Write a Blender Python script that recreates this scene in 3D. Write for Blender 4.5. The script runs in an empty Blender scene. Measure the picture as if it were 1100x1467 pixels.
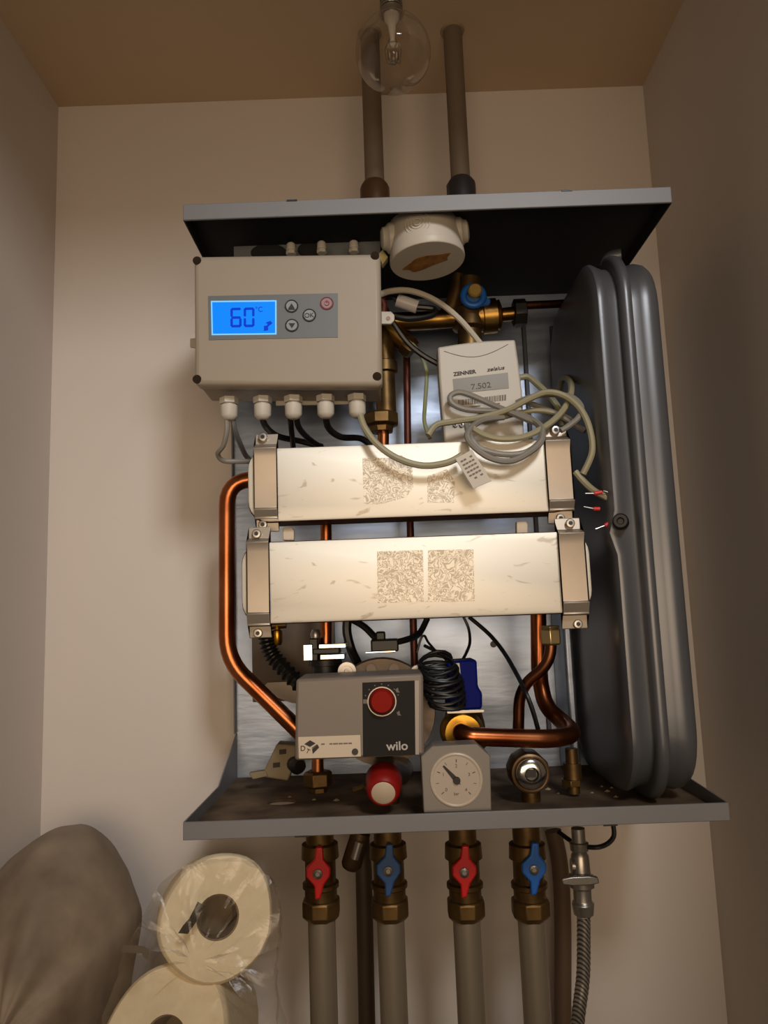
import bpy, math, random
from mathutils import Vector, Matrix
random.seed(4)
C = bpy.context.scene.collection
S = bpy.context.scene
# ------------------------------------------------------------------ camera
CX, CY, CZ, PITCH, ROLL, F = 0.2137, -0.7985, 0.1982, 0.1368, 0.0363, 1085.0
cp, sp, cr, sr = math.cos(PITCH), math.sin(PITCH), math.cos(ROLL), math.sin(ROLL)
CAM = Vector((CX, CY, CZ))
UPV = Vector((0, -sp, cp)); FWD = Vector((0, cp, sp)); XV = Vector((1, 0, 0))
cam_d = bpy.data.cameras.new('camera'); cam = bpy.data.objects.new('camera', cam_d); C.objects.link(cam)
rv = cr*XV - sr*UPV; uv = sr*XV + cr*UPV
mw = Matrix((rv, uv, -FWD)).transposed().to_4x4(); mw.translation = CAM
cam.matrix_world = mw
cam_d.sensor_fit = 'VERTICAL'; cam_d.sensor_height = 36; cam_d.sensor_width = 27; cam_d.lens = F/1467*36
cam_d.clip_start = 0.02
S.camera = cam
# ------------------------------------------------------------------ world, light, exposure
S.view_settings.view_transform = 'Standard'; S.view_settings.look = 'None'
S.view_settings.gamma = 1; S.view_settings.use_curve_mapping = False
S.view_settings.exposure = 0.0
wd = bpy.data.worlds.new('world'); S.world = wd; wd.use_nodes = True
wd.node_tree.nodes['Background'].inputs[0].default_value = (1.0, 0.80, 0.6, 1)
wd.node_tree.nodes['Background'].inputs[1].default_value = 0.02

def area(name, loc, aim, sx, sy, power, col, spread=180):
    d = bpy.data.lights.new(name, 'AREA'); d.shape = 'RECTANGLE'; d.size = sx; d.size_y = sy
    d.energy = power; d.color = col; d.spread = math.radians(spread)
    o = bpy.data.objects.new(name, d); C.objects.link(o); o.location = loc
    o.rotation_euler = (Vector(aim)-Vector(loc)).to_track_quat('-Z', 'Y').to_euler()
    return o
area('hall_lamp', (0.70, -1.6, 1.36), (0.06, 0.29, 0.29), 0.34, 0.34, 1.75, (1.0, 0.98, 0.97), 54)
area('hall_fill', (0.28, -1.7, 0.20), (0.24, 0.3, 0.28), 1.25, 0.55, 3.15, (1.0, 0.745, 0.505), 85)  # added warm fill standing in for light bounced off the hall walls

# ------------------------------------------------------------------ helpers
def at(px, py, Y):
    du, dv = px-550, py-733.5
    u = du*cr-dv*sr; v = du*sr+dv*cr
    d = Vector((u/F, cp+sp*v/F, sp-cp*v/F))
    t = (Y-CY)/d.y
    return CAM + d*t
def atx(px, py, X):
    du, dv = px-550, py-733.5
    u = du*cr-dv*sr; v = du*sr+dv*cr
    d = Vector((u/F, cp+sp*v/F, sp-cp*v/F))
    return CAM + d*((X-CX)/d.x)
def mpp(px, py, Y):                       # metres per pixel there
    return (at(px, py, Y)-CAM).dot(FWD)/F
def lin(c):
    return tuple(((x/255)/12.92 if x/255 <= .04045 else (((x/255)+.055)/1.055)**2.4) for x in c)

MATS = {}
def mat(name, rgb, rough=.5, metal=0.0, var=0.0, vscale=20, bump=0.0, bscale=60, rvar=0.0, spec=.5, stretch=None, rgb2=None, coat=0):
    if name in MATS: return MATS[name]
    m = bpy.data.materials.new(name); m.use_nodes = True; nt = m.node_tree; b = nt.nodes['Principled BSDF']
    c = lin(rgb); b.inputs['Base Color'].default_value = (*c, 1); b.inputs['Roughness'].default_value = rough
    b.inputs['Metallic'].default_value = metal; b.inputs['Specular IOR Level'].default_value = spec
    if coat: b.inputs['Coat Weight'].default_value = coat
    tc = nt.nodes.new('ShaderNodeTexCoord'); mp = nt.nodes.new('ShaderNodeMapping')
    nt.links.new(tc.outputs['Object'], mp.inputs[0])
    if stretch: mp.inputs['Scale'].default_value = stretch
    if var or rgb2:
        n = nt.nodes.new('ShaderNodeTexNoise'); n.inputs['Scale'].default_value = vscale; n.inputs['Detail'].default_value = 6
        nt.links.new(mp.outputs[0], n.inputs[0])
        r = nt.nodes.new('ShaderNodeValToRGB'); r.color_ramp.elements[0].position = .35; r.color_ramp.elements[1].position = .65
        c2 = lin(rgb2) if rgb2 else tuple(x*(1-var) for x in c)
        r.color_ramp.elements[0].color = (*c2, 1); r.color_ramp.elements[1].color = (*c, 1)
        nt.links.new(n.outputs[0], r.inputs[0]); nt.links.new(r.outputs[0], b.inputs['Base Color'])
        if rvar:
            mr = nt.nodes.new('ShaderNodeMapRange'); mr.inputs['To Min'].default_value = rough-rvar; mr.inputs['To Max'].default_value = rough+rvar
            nt.links.new(n.outputs[0], mr.inputs[0]); nt.links.new(mr.outputs[0], b.inputs['Roughness'])
    if bump:
        n2 = nt.nodes.new('ShaderNodeTexNoise'); n2.inputs['Scale'].default_value = bscale; n2.inputs['Detail'].default_value = 4
        nt.links.new(mp.outputs[0], n2.inputs[0])
        bp = nt.nodes.new('ShaderNodeBump'); bp.inputs['Strength'].default_value = bump; bp.inputs['Distance'].default_value = .002
        nt.links.new(n2.outputs[0], bp.inputs['Height']); nt.links.new(bp.outputs[0], b.inputs['Normal'])
    MATS[name] = m; return m

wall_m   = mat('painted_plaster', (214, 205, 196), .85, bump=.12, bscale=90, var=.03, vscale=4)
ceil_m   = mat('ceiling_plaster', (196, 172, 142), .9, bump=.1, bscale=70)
grey_m   = mat('grey_coated_steel', (122, 122, 124), .5, .1, var=.05, vscale=12)
black_in = mat('near_black_inside', (14, 14, 17), .8)  # near-black for the underside and side lips of the top
galv_m   = mat('galvanised_steel', (170, 184, 206), .38, .85, rvar=.08, vscale=18, rgb2=(150, 163, 184), bump=.22, bscale=24, stretch=(.6, 1, 3))
tray_m   = mat('dusty_tray_floor', (116, 95, 72), .75, .05, rgb2=(76, 60, 44), vscale=22, bump=.3, bscale=80)
beige_m  = mat('beige_plastic', (158, 147, 131), .42, var=.03, vscale=8, spec=.4)
gland_m  = mat('grey_nylon', (196, 190, 178), .45)
panel_m  = mat('grey_film', (108, 112, 114), .4)
dark_m   = mat('black_plastic', (22, 21, 20), .45)
cable_k  = mat('black_cable', (17, 17, 18), .4)
cable_g  = mat('grey_cable', (132, 128, 120), .5)
cable_o  = mat('olive_grey_cable', (152, 146, 118), .5)
cable_w  = mat('pale_cable', (190, 183, 166), .5)
strap_m  = mat('stainless_strap', (172, 161, 147), .42, .6, var=.08, vscale=30)
def bands(name, light, dark, scale, stops, rough, metal, stretch=(1, 1, 1), distort=0.0):
    m = mat(name, light, rough, metal, rgb2=dark, vscale=scale, stretch=stretch); nt = m.node_tree
    r = next(n for n in nt.nodes if n.type == 'VALTORGB'); no = next(n for n in nt.nodes if n.type == 'TEX_NOISE')
    no.inputs['Detail'].default_value = 2.5; no.inputs['Distortion'].default_value = distort
    while len(r.color_ramp.elements) > 1: r.color_ramp.elements.remove(r.color_ramp.elements[-1])
    r.color_ramp.elements[0].position = 0; r.color_ramp.elements[0].color = (*lin(light), 1)
    for p, d in stops:
        e = r.color_ramp.elements.new(p); e.color = (*lin(dark if d else light), 1)
    return m
resid_m = bands('label_residue', (226, 218, 202), (178, 168, 150), 100, [(.36, 0), (.39, 1), (.42, 1), (.44, 0), (.475, 0), (.495, 1), (.525, 1), (.545, 0), (.58, 0), (.6, 1), (.66, 1), (.68, 0)], .5, .5, distort=.8)
plate_m = bands('worn_stainless', (234, 229, 216), (204, 194, 174), 60, [(.64, 0), (.72, 1), (.8, 1)], .55, .6, (.55, 1, 1.5), 1.2)
scuff_m = resid_m
cored_m  = mat('brazed_plate_edge', (112, 70, 48), .4, .8, rgb2=(70, 44, 34), vscale=40, stretch=(1, 8, 1))
copper_m = mat('copper', (188, 118, 76), .3, 1.0, rgb2=(150, 80, 44), vscale=16, rvar=.07)
cop_dk   = mat('tarnished_copper', (138, 90, 62), .36, 1.0, rgb2=(96, 58, 40), vscale=22, rvar=.08)
brass_m  = mat('brass', (176, 138, 72), .34, 1.0, rgb2=(140, 104, 54), vscale=26, rvar=.08)
brass_dk = mat('dull_brass', (124, 98, 58), .45, .85, rgb2=(88, 68, 42), vscale=30)
chrome_m = mat('chrome', (215, 215, 210), .16, 1.0)
steel_m  = mat('dull_steel', (170, 166, 160), .35, .9, var=.1, vscale=40)
pipe_m   = mat('grey_composite_pipe', (150, 138, 120), .4, .5, var=.08, vscale=10)
pipe_dk  = mat('brown_grey_sleeve', (112, 98, 82), .6, var=.1, vscale=14)
tank_m   = mat('grey_enamel', (98, 100, 104), .36, .45, var=.06, vscale=9)
red_m    = mat('red_plastic', (138, 24, 18), .45, spec=.3)
redh_m   = mat('red_handle', (190, 22, 22), .4)
blue_m   = mat('blue_handle', (22, 92, 176), .4)
navy_m   = mat('navy_plastic', (8, 18, 96), .6, spec=.1)
cream_m  = mat('cream_plastic', (206, 192, 170), .5)
white_m  = mat('white_plastic', (190, 182, 168), .45)
pump_m   = mat('taupe_plastic', (122, 111, 101), .45, var=.03, vscale=9)
pumpd_m  = mat('charcoal_plastic', (40, 37, 36), .6, spec=.12)
cast_m   = mat('painted_casting', (142, 124, 106), .55, .2, var=.12, vscale=30, bump=.2)
label_m  = mat('label_film', (205, 190, 168), .5)
ink_m    = mat('dark_ink', (40, 34, 30), .6)
ink_g    = mat('grey_ink', (110, 102, 94), .6)
paper_m  = mat('tissue_paper', (248, 230, 192), .95, bump=.35, bscale=120, var=.05, vscale=14)
core_m   = mat('cardboard_core', (134, 114, 88), .9, var=.1)
foam_m   = mat('foam_sheet', (156, 140, 120), .7, bump=.8, bscale=26, rgb2=(108, 93, 76), vscale=9)
board_m  = mat('brown_grey_board', (112, 100, 86), .75, var=.12, vscale=9, stretch=(.6, 1, 4))
lcdfr_m  = mat('lcd_bezel', (150, 190, 225), .3)
orange_m = mat('orange_residue', (168, 116, 44), .6, rgb2=(120, 76, 24), vscale=90)
dispg_m  = mat('grey_lcd', (112, 106, 92), .35)

def emis(name, rgb, k):
    m = bpy.data.materials.new(name); m.use_nodes = True; b = m.node_tree.nodes['Principled BSDF']
    c = lin(rgb); b.inputs['Base Color'].default_value = (*[x*.06 for x in c], 1)
    b.inputs['Emission Color'].default_value = (*c, 1); b.inputs['Emission Strength'].default_value = k
    b.inputs['Roughness'].default_value = .5; b.inputs['Specular IOR Level'].default_value = .1; return m
lcd_m = emis('lit_blue_lcd', (14, 138, 255), .95)
lcde_m = emis('lit_blue_lcd_edge', (130, 205, 255), 1.0)
lcdd_m = emis('lcd_segment', (14, 62, 214), .85)
def glass(name, tint, rough, fac):
    m = bpy.data.materials.new(name); m.use_nodes = True; nt = m.node_tree; nt.nodes.remove(nt.nodes['Principled BSDF'])
    out = nt.nodes['Material Output']; tr = nt.nodes.new('ShaderNodeBsdfTransparent'); gl = nt.nodes.new('ShaderNodeBsdfGlossy')
    tr.inputs[0].default_value = (*tint, 1); gl.inputs['Roughness'].default_value = rough
    lw = nt.nodes.new('ShaderNodeLayerWeight'); lw.inputs[0].default_value = fac
    mx = nt.nodes.new('ShaderNodeMixShader'); nt.links.new(lw.outputs['Facing'], mx.inputs[0])
    nt.links.new(tr.outputs[0], mx.inputs[1]); nt.links.new(gl.outputs[0], mx.inputs[2]); nt.links.new(mx.outputs[0], out.inputs[0])
    return m
bulb_m = glass('bulb_glass', (.97, .96, .94), .03, .2)
def film(name, white, rough):
    m = bpy.data.materials.new(name); m.use_nodes = True; nt = m.node_tree; nt.nodes.remove(nt.nodes['Principled BSDF'])
    out = nt.nodes['Material Output']
    tr = nt.nodes.new('ShaderNodeBsdfTransparent'); gl = nt.nodes.new('ShaderNodeBsdfGlossy'); df = nt.nodes.new('ShaderNodeBsdfDiffuse')
    gl.inputs['Roughness'].default_value = rough; df.inputs[0].default_value = (*lin((150, 132, 108)), 1)
    tc = nt.nodes.new('ShaderNodeTexCoord'); no = nt.nodes.new('ShaderNodeTexNoise'); no.inputs['Scale'].default_value = 22; no.inputs['Detail'].default_value = 3
    no.inputs['Distortion'].default_value = 1.5
    nt.links.new(tc.outputs['Object'], no.inputs[0])
    bp = nt.nodes.new('ShaderNodeBump'); bp.inputs['Strength'].default_value = .35; bp.inputs['Distance'].default_value = .01
    nt.links.new(no.outputs[0], bp.inputs['Height']); nt.links.new(bp.outputs[0], gl.inputs['Normal'])
    mr = nt.nodes.new('ShaderNodeMapRange'); mr.inputs['From Min'].default_value = .35; mr.inputs['From Max'].default_value = .7
    mr.inputs['To Min'].default_value = white*.7; mr.inputs['To Max'].default_value = white*1.4
    nt.links.new(no.outputs[0], mr.inputs[0])
    m1 = nt.nodes.new('ShaderNodeMixShader'); nt.links.new(mr.outputs[0], m1.inputs[0]); nt.links.new(tr.outputs[0], m1.inputs[1]); nt.links.new(df.outputs[0], m1.inputs[2])
    m2 = nt.nodes.new('ShaderNodeMixShader'); m2.inputs[0].default_value = .045
    nt.links.new(m1.outputs[0], m2.inputs[1]); nt.links.new(gl.outputs[0], m2.inputs[2]); nt.links.new(m2.outputs[0], out.inputs[0])
    return m
film_m = film('plastic_film', .15, .3)

class M:
    def __init__(s): s.v = []; s.f = []
    def add(s, vs, fs):
        n = len(s.v); s.v += [Vector(a) for a in vs]; s.f += [tuple(i+n for i in q) for q in fs]; return s
    def box(s, a, b):
        x0, y0, z0 = a; x1, y1, z1 = b
        return s.add([(x0,y0,z0),(x1,y0,z0),(x1,y1,z0),(x0,y1,z0),(x0,y0,z1),(x1,y0,z1),(x1,y1,z1),(x0,y1,z1)],
                     [(3,2,1,0),(4,5,6,7),(0,1,5,4),(1,2,6,5),(2,3,7,6),(3,0,4,7)])
    def pbox(s, x0, y0, x1, y1, Y0, Y1):          # axis-aligned block whose front face spans those pixels at depth Y0
        cx, cy = (x0+x1)/2, (y0+y1)/2
        return s.box((at(x0,cy,Y0).x, Y0, at(cx,y1,Y0).z), (at(x1,cy,Y0).x, Y1, at(cx,y0,Y0).z))
    def ext(s, pts, dv):                           # polygon (clockwise seen from front) swept along dv
        n = len(pts); dv = Vector(dv); pts = [Vector(p) for p in pts]
        fs = [tuple(range(n)), tuple(range(2*n-1, n-1, -1))]+[(i, i+n, (i+1) % n+n, (i+1) % n) for i in range(n)]
        return s.add(pts+[p+dv for p in pts], fs)
    def pext(s, pp, Y, th): return s.ext([at(x, y, Y) for x, y in pp][::-1], (0, th, 0))
    def sweep(s, pts, r, n=10, cap=True, closed=False):
        pts = [Vector(p) for p in pts]; k = len(pts); rs = r if isinstance(r, (list, tuple)) else [r]*k
        T = []
        for i in range(k):
            a = pts[max(i-1, 0)]; b = pts[min(i+1, k-1)]; t = (b-a); T.append(t.normalized() if t.length > 1e-9 else Vector((0,0,1)))
        nrm = T[0].orthogonal().normalized(); vs = []
        for i in range(k):
            nrm = (nrm - T[i]*nrm.dot(T[i])).normalized(); bn = T[i].cross(nrm)
            for j in range(n):
                a = 2*math.pi*(j+.5)/n; vs.append(pts[i]+(nrm*math.cos(a)+bn*math.sin(a))*rs[i])
        fs = [(i*n+j, i*n+(j+1) % n, (i+1)*n+(j+1) % n, (i+1)*n+j) for i in range(k-1) for j in range(n)]
        if cap: fs += [tuple(range(n-1, -1, -1)), tuple((k-1)*n+j for j in range(n))]
        return s.add(vs, fs)
    def lathe(s, p0, ax, prof, n=24):              # prof: (distance along axis, radius)
        ax = Vector(ax).normalized(); p0 = Vector(p0)
        u = ax.orthogonal().normalized(); w = ax.cross(u); vs = []
        for t, r in prof:
            for j in range(n):
                a = 2*math.pi*(j+.5)/n; vs.append(p0+ax*t+(u*math.cos(a)+w*math.sin(a))*max(r, 1e-5))
        k = len(prof)
        fs = [(i*n+j, i*n+(j+1) % n, (i+1)*n+(j+1) % n, (i+1)*n+j) for i in range(k-1) for j in range(n)]
        fs += [tuple(range(n-1, -1, -1)), tuple((k-1)*n+j for j in range(n))]
        return s.add(vs, fs)
    def cyl(s, a, b, r, n=20, r2=None):
        a = Vector(a); b = Vector(b); return s.lathe(a, b-a, [(0, r), ((b-a).length, r if r2 is None else r2)], n)
    def ring(s, c, ax, R, r, n=28, k=8):
        ax = Vector(ax).normalized(); u = ax.orthogonal().normalized(); w = ax.cross(u); c = Vector(c); vs = []
        for i in range(n):
            a = 2*math.pi*i/n; d = u*math.cos(a)+w*math.sin(a)
            for j in range(k):
                b = 2*math.pi*j/k; vs.append(c+d*(R+r*math.cos(b))+ax*r*math.sin(b))
        return s.add(vs, [(i*k+j, ((i+1) % n)*k+j, ((i+1) % n)*k+(j+1) % k, i*k+(j+1) % k) for i in range(n) for j in range(k)])

WO = {}                                            # world origin of every object that can be a parent
def finish(o, label, cat, group, kind):
    if label: o['label'] = label
    if cat: o['category'] = cat
    if group: o['group'] = group
    if kind: o['kind'] = kind
def obj(name, m, mt, parent=None, bev=0, smooth=True, label=None, cat=None, group=None, kind=None, seg=2):
    if parent is not None: org = WO[parent.name]
    else:
        org = Vector(((min(v.x for v in m.v)+max(v.x for v in m.v))/2, (min(v.y for v in m.v)+max(v.y for v in m.v))/2, min(v.z for v in m.v)))
    me = bpy.data.meshes.new(name); me.from_pydata([tuple(v-org) for v in m.v], [], m.f); me.validate()
    import bmesh
    b = bmesh.new(); b.from_mesh(me); bmesh.ops.recalc_face_normals(b, faces=b.faces); b.to_mesh(me); b.free()
    me.materials.append(mt)
    if smooth:
        me.polygons.foreach_set('use_smooth', [True]*len(me.polygons)); me.set_sharp_from_angle(angle=.7)
    o = bpy.data.objects.new(name, me); C.objects.link(o)
    if parent is not None: o.parent = parent
    else: o.location = org
    WO[o.name] = org
    if bev:
        bm = o.modifiers.new('bevel', 'BEVEL'); bm.width = bev; bm.segments = seg; bm.limit_method = 'ANGLE'; bm.angle_limit = .6
    finish(o, label, cat, group, kind); return o
def thing(name, loc, label, cat, group=None):
    o = bpy.data.objects.new(name, None); C.objects.link(o); o.location = loc; o.empty_display_size = .02
    WO[o.name] = Vector(loc); finish(o, label, cat, group, None); return o
def smooth_path(P, k=6):
    P = [Vector(p) for p in P]; out = []
    for i in range(len(P)-1):
        a = P[max(i-1, 0)]; b = P[i]; c = P[i+1]; d = P[min(i+2, len(P)-1)]
        for j in range(k):
            t = j/k; out.append(.5*((2*b)+(c-a)*t+(2*a-5*b+4*c-d)*t*t+(3*b-a-3*c+d)*t**3))
    return out+[P[-1]]
def cablem(pts, rpx, n=8, k=6):
    P = [at(x, y, Y) for x, y, Y in pts]; r = rpx*mpp(*pts[len(pts)//2])
    return M().sweep(smooth_path(P, k), r, n)
def bent(P, rad=.02, k=6):                          # straight runs with rounded bends
    P = [Vector(p) for p in P]; out = [P[0]]
    for i in range(1, len(P)-1):
        a, b, c = P[i-1], P[i], P[i+1]; d1 = (a-b); d2 = (c-b); r = min(rad, d1.length*.49, d2.length*.49)
        p = b+d1.normalized()*r; q = b+d2.normalized()*r
        for j in range(k+1):
            t = j/k; out.append(p*(1-t)**2+b*2*t*(1-t)+q*t*t)
    return out+[P[-1]]
def text(name, s, px, py, Y, hpx, mt, parent, tilt=0.0, bold=0, width=None, shear=0, label=None):
    cu = bpy.data.curves.new(name, 'FONT'); cu.body = s; cu.align_x = 'CENTER'; cu.align_y = 'CENTER'; cu.size = 1; cu.offset = bold; cu.extrude = .01; cu.shear = shear
    t = bpy.data.objects.new(name, cu); C.objects.link(t)
    me = bpy.data.meshes.new_from_object(t.evaluated_get(bpy.context.evaluated_depsgraph_get())) if False else None
    bpy.context.view_layer.update()
    me = bpy.data.meshes.new_from_object(t); bpy.data.objects.remove(t)
    xs = [v.co.x for v in me.vertices]; ys = [v.co.y for v in me.vertices]
    cx, cy = (min(xs)+max(xs))/2, (min(ys)+max(ys))/2; k = mpp(px, py, Y)
    sy = hpx*k/(max(ys)-min(ys)); sx = (width*k/(max(xs)-min(xs))) if width else sy
    c = at(px, py, Y)-WO[parent.name]; ct, st = math.cos(tilt), math.sin(tilt)
    for v in me.vertices:
        x, y, z = (v.co.x-cx)*sx, (v.co.y-cy)*sy, v.co.z*.02
        v.co = Vector((c.x+x*ct-y*st, c.y-z, c.z+x*st+y*ct))
    me.materials.clear(); me.materials.append(mt)
    o = bpy.data.objects.new(name, me); C.objects.link(o); o.parent = parent; WO[o.name] = WO[parent.name]
    if label: o['label'] = label
    return o
def struct(name, m, mt): return obj(name, m, mt, smooth=False, kind='structure')
def screw(px, py, Y, rpx, parent, name='screw', mt=None):
    c = at(px, py, Y); r = rpx*mpp(px, py, Y)
    m = M().lathe(c, (0,-1,0), [(0, r), (r*.7, r), (r*.85, r*.86), (r*.88, r*.6)], 16)
    s = obj(name, m, mt or steel_m, parent); q_ = c+Vector((0,-r*.86,0)); obj('hex_socket', M().lathe(q_, (0,-1,0), [(0, r*.5), (r*.08, r*.5)], 6), dark_m, parent)
    return s

# ------------------------------------------------------------------ the room
WY = .2927; XL, XR = -.275, .645; ZC = 1.01; ZF = -1.2; YF = -.35
struct('wall_back', M().box((XL-.1, WY, ZF), (XR+.1, WY+.1, ZC+.1)), wall_m)
struct('wall_left', M().box((XL-.1, YF, ZF), (XL, WY, ZC)), wall_m)
struct('wall_right', M().box((XR, YF, ZF), (XR+.1, WY, ZC)), wall_m)
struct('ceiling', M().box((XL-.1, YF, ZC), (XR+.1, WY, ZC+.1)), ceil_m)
struct('floor', M().box((XL-1.2, -2.4, ZF-.05), (XR+1.2, WY+.1, ZF)), mat('floor_tiles', (120, 100, 80), .5, var=.1))
struct('wall_front', M().box((XL-.1, YF-.1, .975), (XR+.1, YF, ZC+.1)), wall_m)      # unseen lintel over the closet front, its height set to shade the upper wall

# ------------------------------------------------------------------ casing of the heating unit
W, D, H = .55, .2727, .666
cas = thing('boiler_casing', (W/2, D, -.017), 'open grey sheet metal casing of the heating unit on the wall, black inside its top', 'casing')
obj('back_panel', M().box((0, D-.002, -.012), (W, D, H-.004)), galv_m, cas, label='bare galvanised steel back panel')
obj('top_panel', M().box((0, .0015, H-.004), (W, D, H-.002)), black_in, cas, label='near-black top panel seen from below')
lipm = M().box((0, -.0015, H-.019), (W, .0015, H)); lipm.box((.0, .0015, H-.002), (W, D, H))
obj('top_lip', lipm, grey_m, cas, bev=.0008)
sl = M().ext([(0,0,H-.019), (0,D,H-.019), (0,D,H-.002), (0,0,H-.002)], (.0015,0,0))
obj('top_side_lip', sl, black_in, cas)
sl2 = M().ext([(W-.0015,0,H-.019), (W-.0015,D,H-.019), (W-.0015,D,H-.002), (W-.0015,0,H-.002)], (.0015,0,0)); obj('top_side_lip', sl2, black_in, cas)
# bottom tray with an oval hole
def tray_floor():
    import bmesh
    m = M(); q_ = at(404, 1149, 0)-CAM; q_ = CAM+q_*((-.012-CZ)/q_.z); hx, hy, a, b = q_.x, q_.y, .0175, .013
    x0, x1, y0, y1 = .001, W-.001, 0, D-.002
    n = 24; top = -.012
    ring = [(hx+a*math.cos(2*math.pi*i/n), hy+b*math.sin(2*math.pi*i/n)) for i in range(n)]
    def outer(i):
        t = 2*math.pi*i/n; dx, dy = math.cos(t), math.sin(t)
        ks = [((x1 if dx > 0 else x0)-hx)/dx if abs(dx) > 1e-6 else 9, ((y1 if dy > 0 else y0)-hy)/dy if abs(dy) > 1e-6 else 9]
        k = min(ks); return (hx+dx*k, hy+dy*k)
    for z in (top, top-.003):
        vs = [(x, y, z) for x, y in ring]+[(*outer(i), z) for i in range(n)]
        m.add(vs, [(i, (i+1) % n, (i+1) % n+n, i+n) for i in range(n)])
    # corner fills
    for z in (top, top-.003):
        for cx, cy in ((x0,y0),(x1,y0),(x1,y1),(x0,y1)):
            pts = [outer(i) for i in range(n)]
            A = [p for p in pts if abs(p[0]-cx) < 1e-6]; B = [p for p in pts if abs(p[1]-cy) < 1e-6]
            if A and B:
                a_ = min(A, key=lambda p: abs(p[1]-cy)); b_ = min(B, key=lambda p: abs(p[0]-cx))
                m.add([(cx,cy,z), (*a_,z), (*b_,z)], [(0,1,2)])
            
    m.add([(x, y, top) for x, y in ring]+[(x, y, top-.003) for x, y in ring], [(i, (i+1) % n, (i+1) % n+n, i+n) for i in range(n)])
    return m
obj('bottom_tray', tray_floor(), tray_m, cas, smooth=False, label='dusty brown tray floor with an oval hole')
obj('bottom_lip', M().box((0, -.0015, -.0175), (W, .0015, 0)), grey_m, cas, bev=.0008)
def cheek(X, pts, th, mt, nm): return obj(nm, M().ext([(X, y, z) for y, z in pts], (th, 0, 0)), mt, cas, smooth=False)
ck = [(.0, -.0175), (.0, 0.0)]
for p in ((312, 1127), (350, 1040)):
    q = atx(*p, .0); ck.append((min(q.y, D), q.z))
ck.append((D, ck[-1][1])); ck.append((D, -.0175))
cheek(.0, ck, .0015, grey_m, 'side_cheek')
cheek(W-.0015, [(.0, -.0175), (.0, .0), (D, .012), (D, -.0175)], .0015, grey_m, 'side_cheek')
cheek(.0, [(D-.018, ck[-2][1]), (D-.018, H-.019), (D, H-.019), (D, ck[-2][1])], .0015, grey_m, 'side_flange')
fl = atx(341, 1016, 0)
obj('slot', M().box((-.0004, D-.013, fl.z-.012), (0.0, D-.009, fl.z+.012)), dark_m, cas)
# vertical seams of the back panel and the round holes
for px in (757, 797):
    a, b = at(px-12, 440, D-.004), at(px, 1000, D-.004)
    obj('panel_seam', M().box((a.x, D-.007, a.z-.62), (a.x+.006, D-.002, a.z-.03)), mat('dark_seam', (84, 88, 96), .5, .6), cas, bev=.001)
for px, py in ((707, 923), (768, 930)):
    c = at(px, py, D-.004); obj('panel_hole', M().cyl(c, c+Vector((0, .0015, 0)), .0045), dark_m, cas)
# notch marks on the lips
for px, py, z in ((418, 288, 0), (812, 273, 0)):
    c = at(px, py, -.002); obj('lip_notch', M().box((c.x-.006, -.0022, H-.0012), (c.x+.006, -.0005, H+.0006)), dark_m, cas)
for px, py in ((432, 1193), (875, 1187)):
    c = at(px, py, -.002); obj('lip_notch', M().box((c.x-.007, -.0022, -.0182), (c.x+.007, -.0005, -.0168)), dark_m, cas)
# mounting strip behind the controller
ms = M().pbox(335, 345, 545, 385, .092, .095)
obj('mounting_strip', ms, panel_m, cas)
for px, py, rx, ry in ((385, 362, 26, 13), (446, 358, 20, 12)):
    obj('strip_hole', M().ext([at(px+rx*math.cos(a/12*math.pi), py-ry*math.sin(a/12*math.pi), .0915) for a in range(24)], (0, .0006, 0)), dark_m, cas)
obj('upright_rib', M().box((.441, .20, -.012), (.453, D-.002, .26)), galv_m, cas, bev=.004, seg=3, label='rounded bright upright rib beside the tank')
# board behind the pump
obj('backing_board', M().pbox(361, 885, 480, 1004, .25, .262), board_m, cas, bev=.001, label='brown-grey board behind the pump')
obj('information_label', M().pext([(383,978),(432,976),(432,1008),(418,1007),(372,990)], .235, .001), label_m, cas, label='beige label plate below the board')

# ------------------------------------------------------------------ electronic controller
T = math.radians(1.3)
ctl = thing('heating_controller', at(412, 553, .06), 'beige control box with a lit blue display reading 60 degrees', 'control box')
A, B_, C_, D_ = (277, 366), (545, 362), (548, 553), (278, 552)
Yc = .03
front = M().pext([A, B_, C_, D_], Yc, .022)
obj('front_cover', front, beige_m, ctl, bev=.006, seg=3)
obj('box_body', M().ext([at(x, y, Yc) + Vector((0, .0225, 0)) for x, y in [(280, 369), (542, 365), (545, 550), (281, 549)]][::-1], (0, .052, 0)), beige_m, ctl, bev=.003)
for px, py in ((282, 373), (537, 366), (282, 543), (540, 539)):
    c = at(px, py, Yc-.0004); obj('corner_screw', M().lathe(c, (0,1,0), [(0, .0050), (.0012, .0050)], 16).lathe(c-Vector((0,.0004,0)), (0,1,0), [(0, .0028), (.001, .0028)], 12), mat('recess_shade_screw', (48, 38, 30), .9, spec=.05), ctl)  # dark brown puts the shade of the screw recesses into the colour
pan = obj('keypad_panel', M().pext([(298, 424), (484, 420), (484, 483), (299, 487)], Yc-.0006, .001), panel_m, ctl, label='grey keypad panel')
def q4(a, b, c, d, Y, th=.0006): return M().pext([a, b, c, d], Y, th)
bz = obj('display_bezel', q4((302, 431), (396, 430), (396, 479), (303, 480), Yc-.0012, .0008), lcde_m, pan, label='bright edge of the backlit display')
obj('display', q4((304, 433), (394, 432), (394, 477), (305, 478), Yc-.0016, .0006), lcd_m, ctl, label='backlit blue liquid crystal display')
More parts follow.
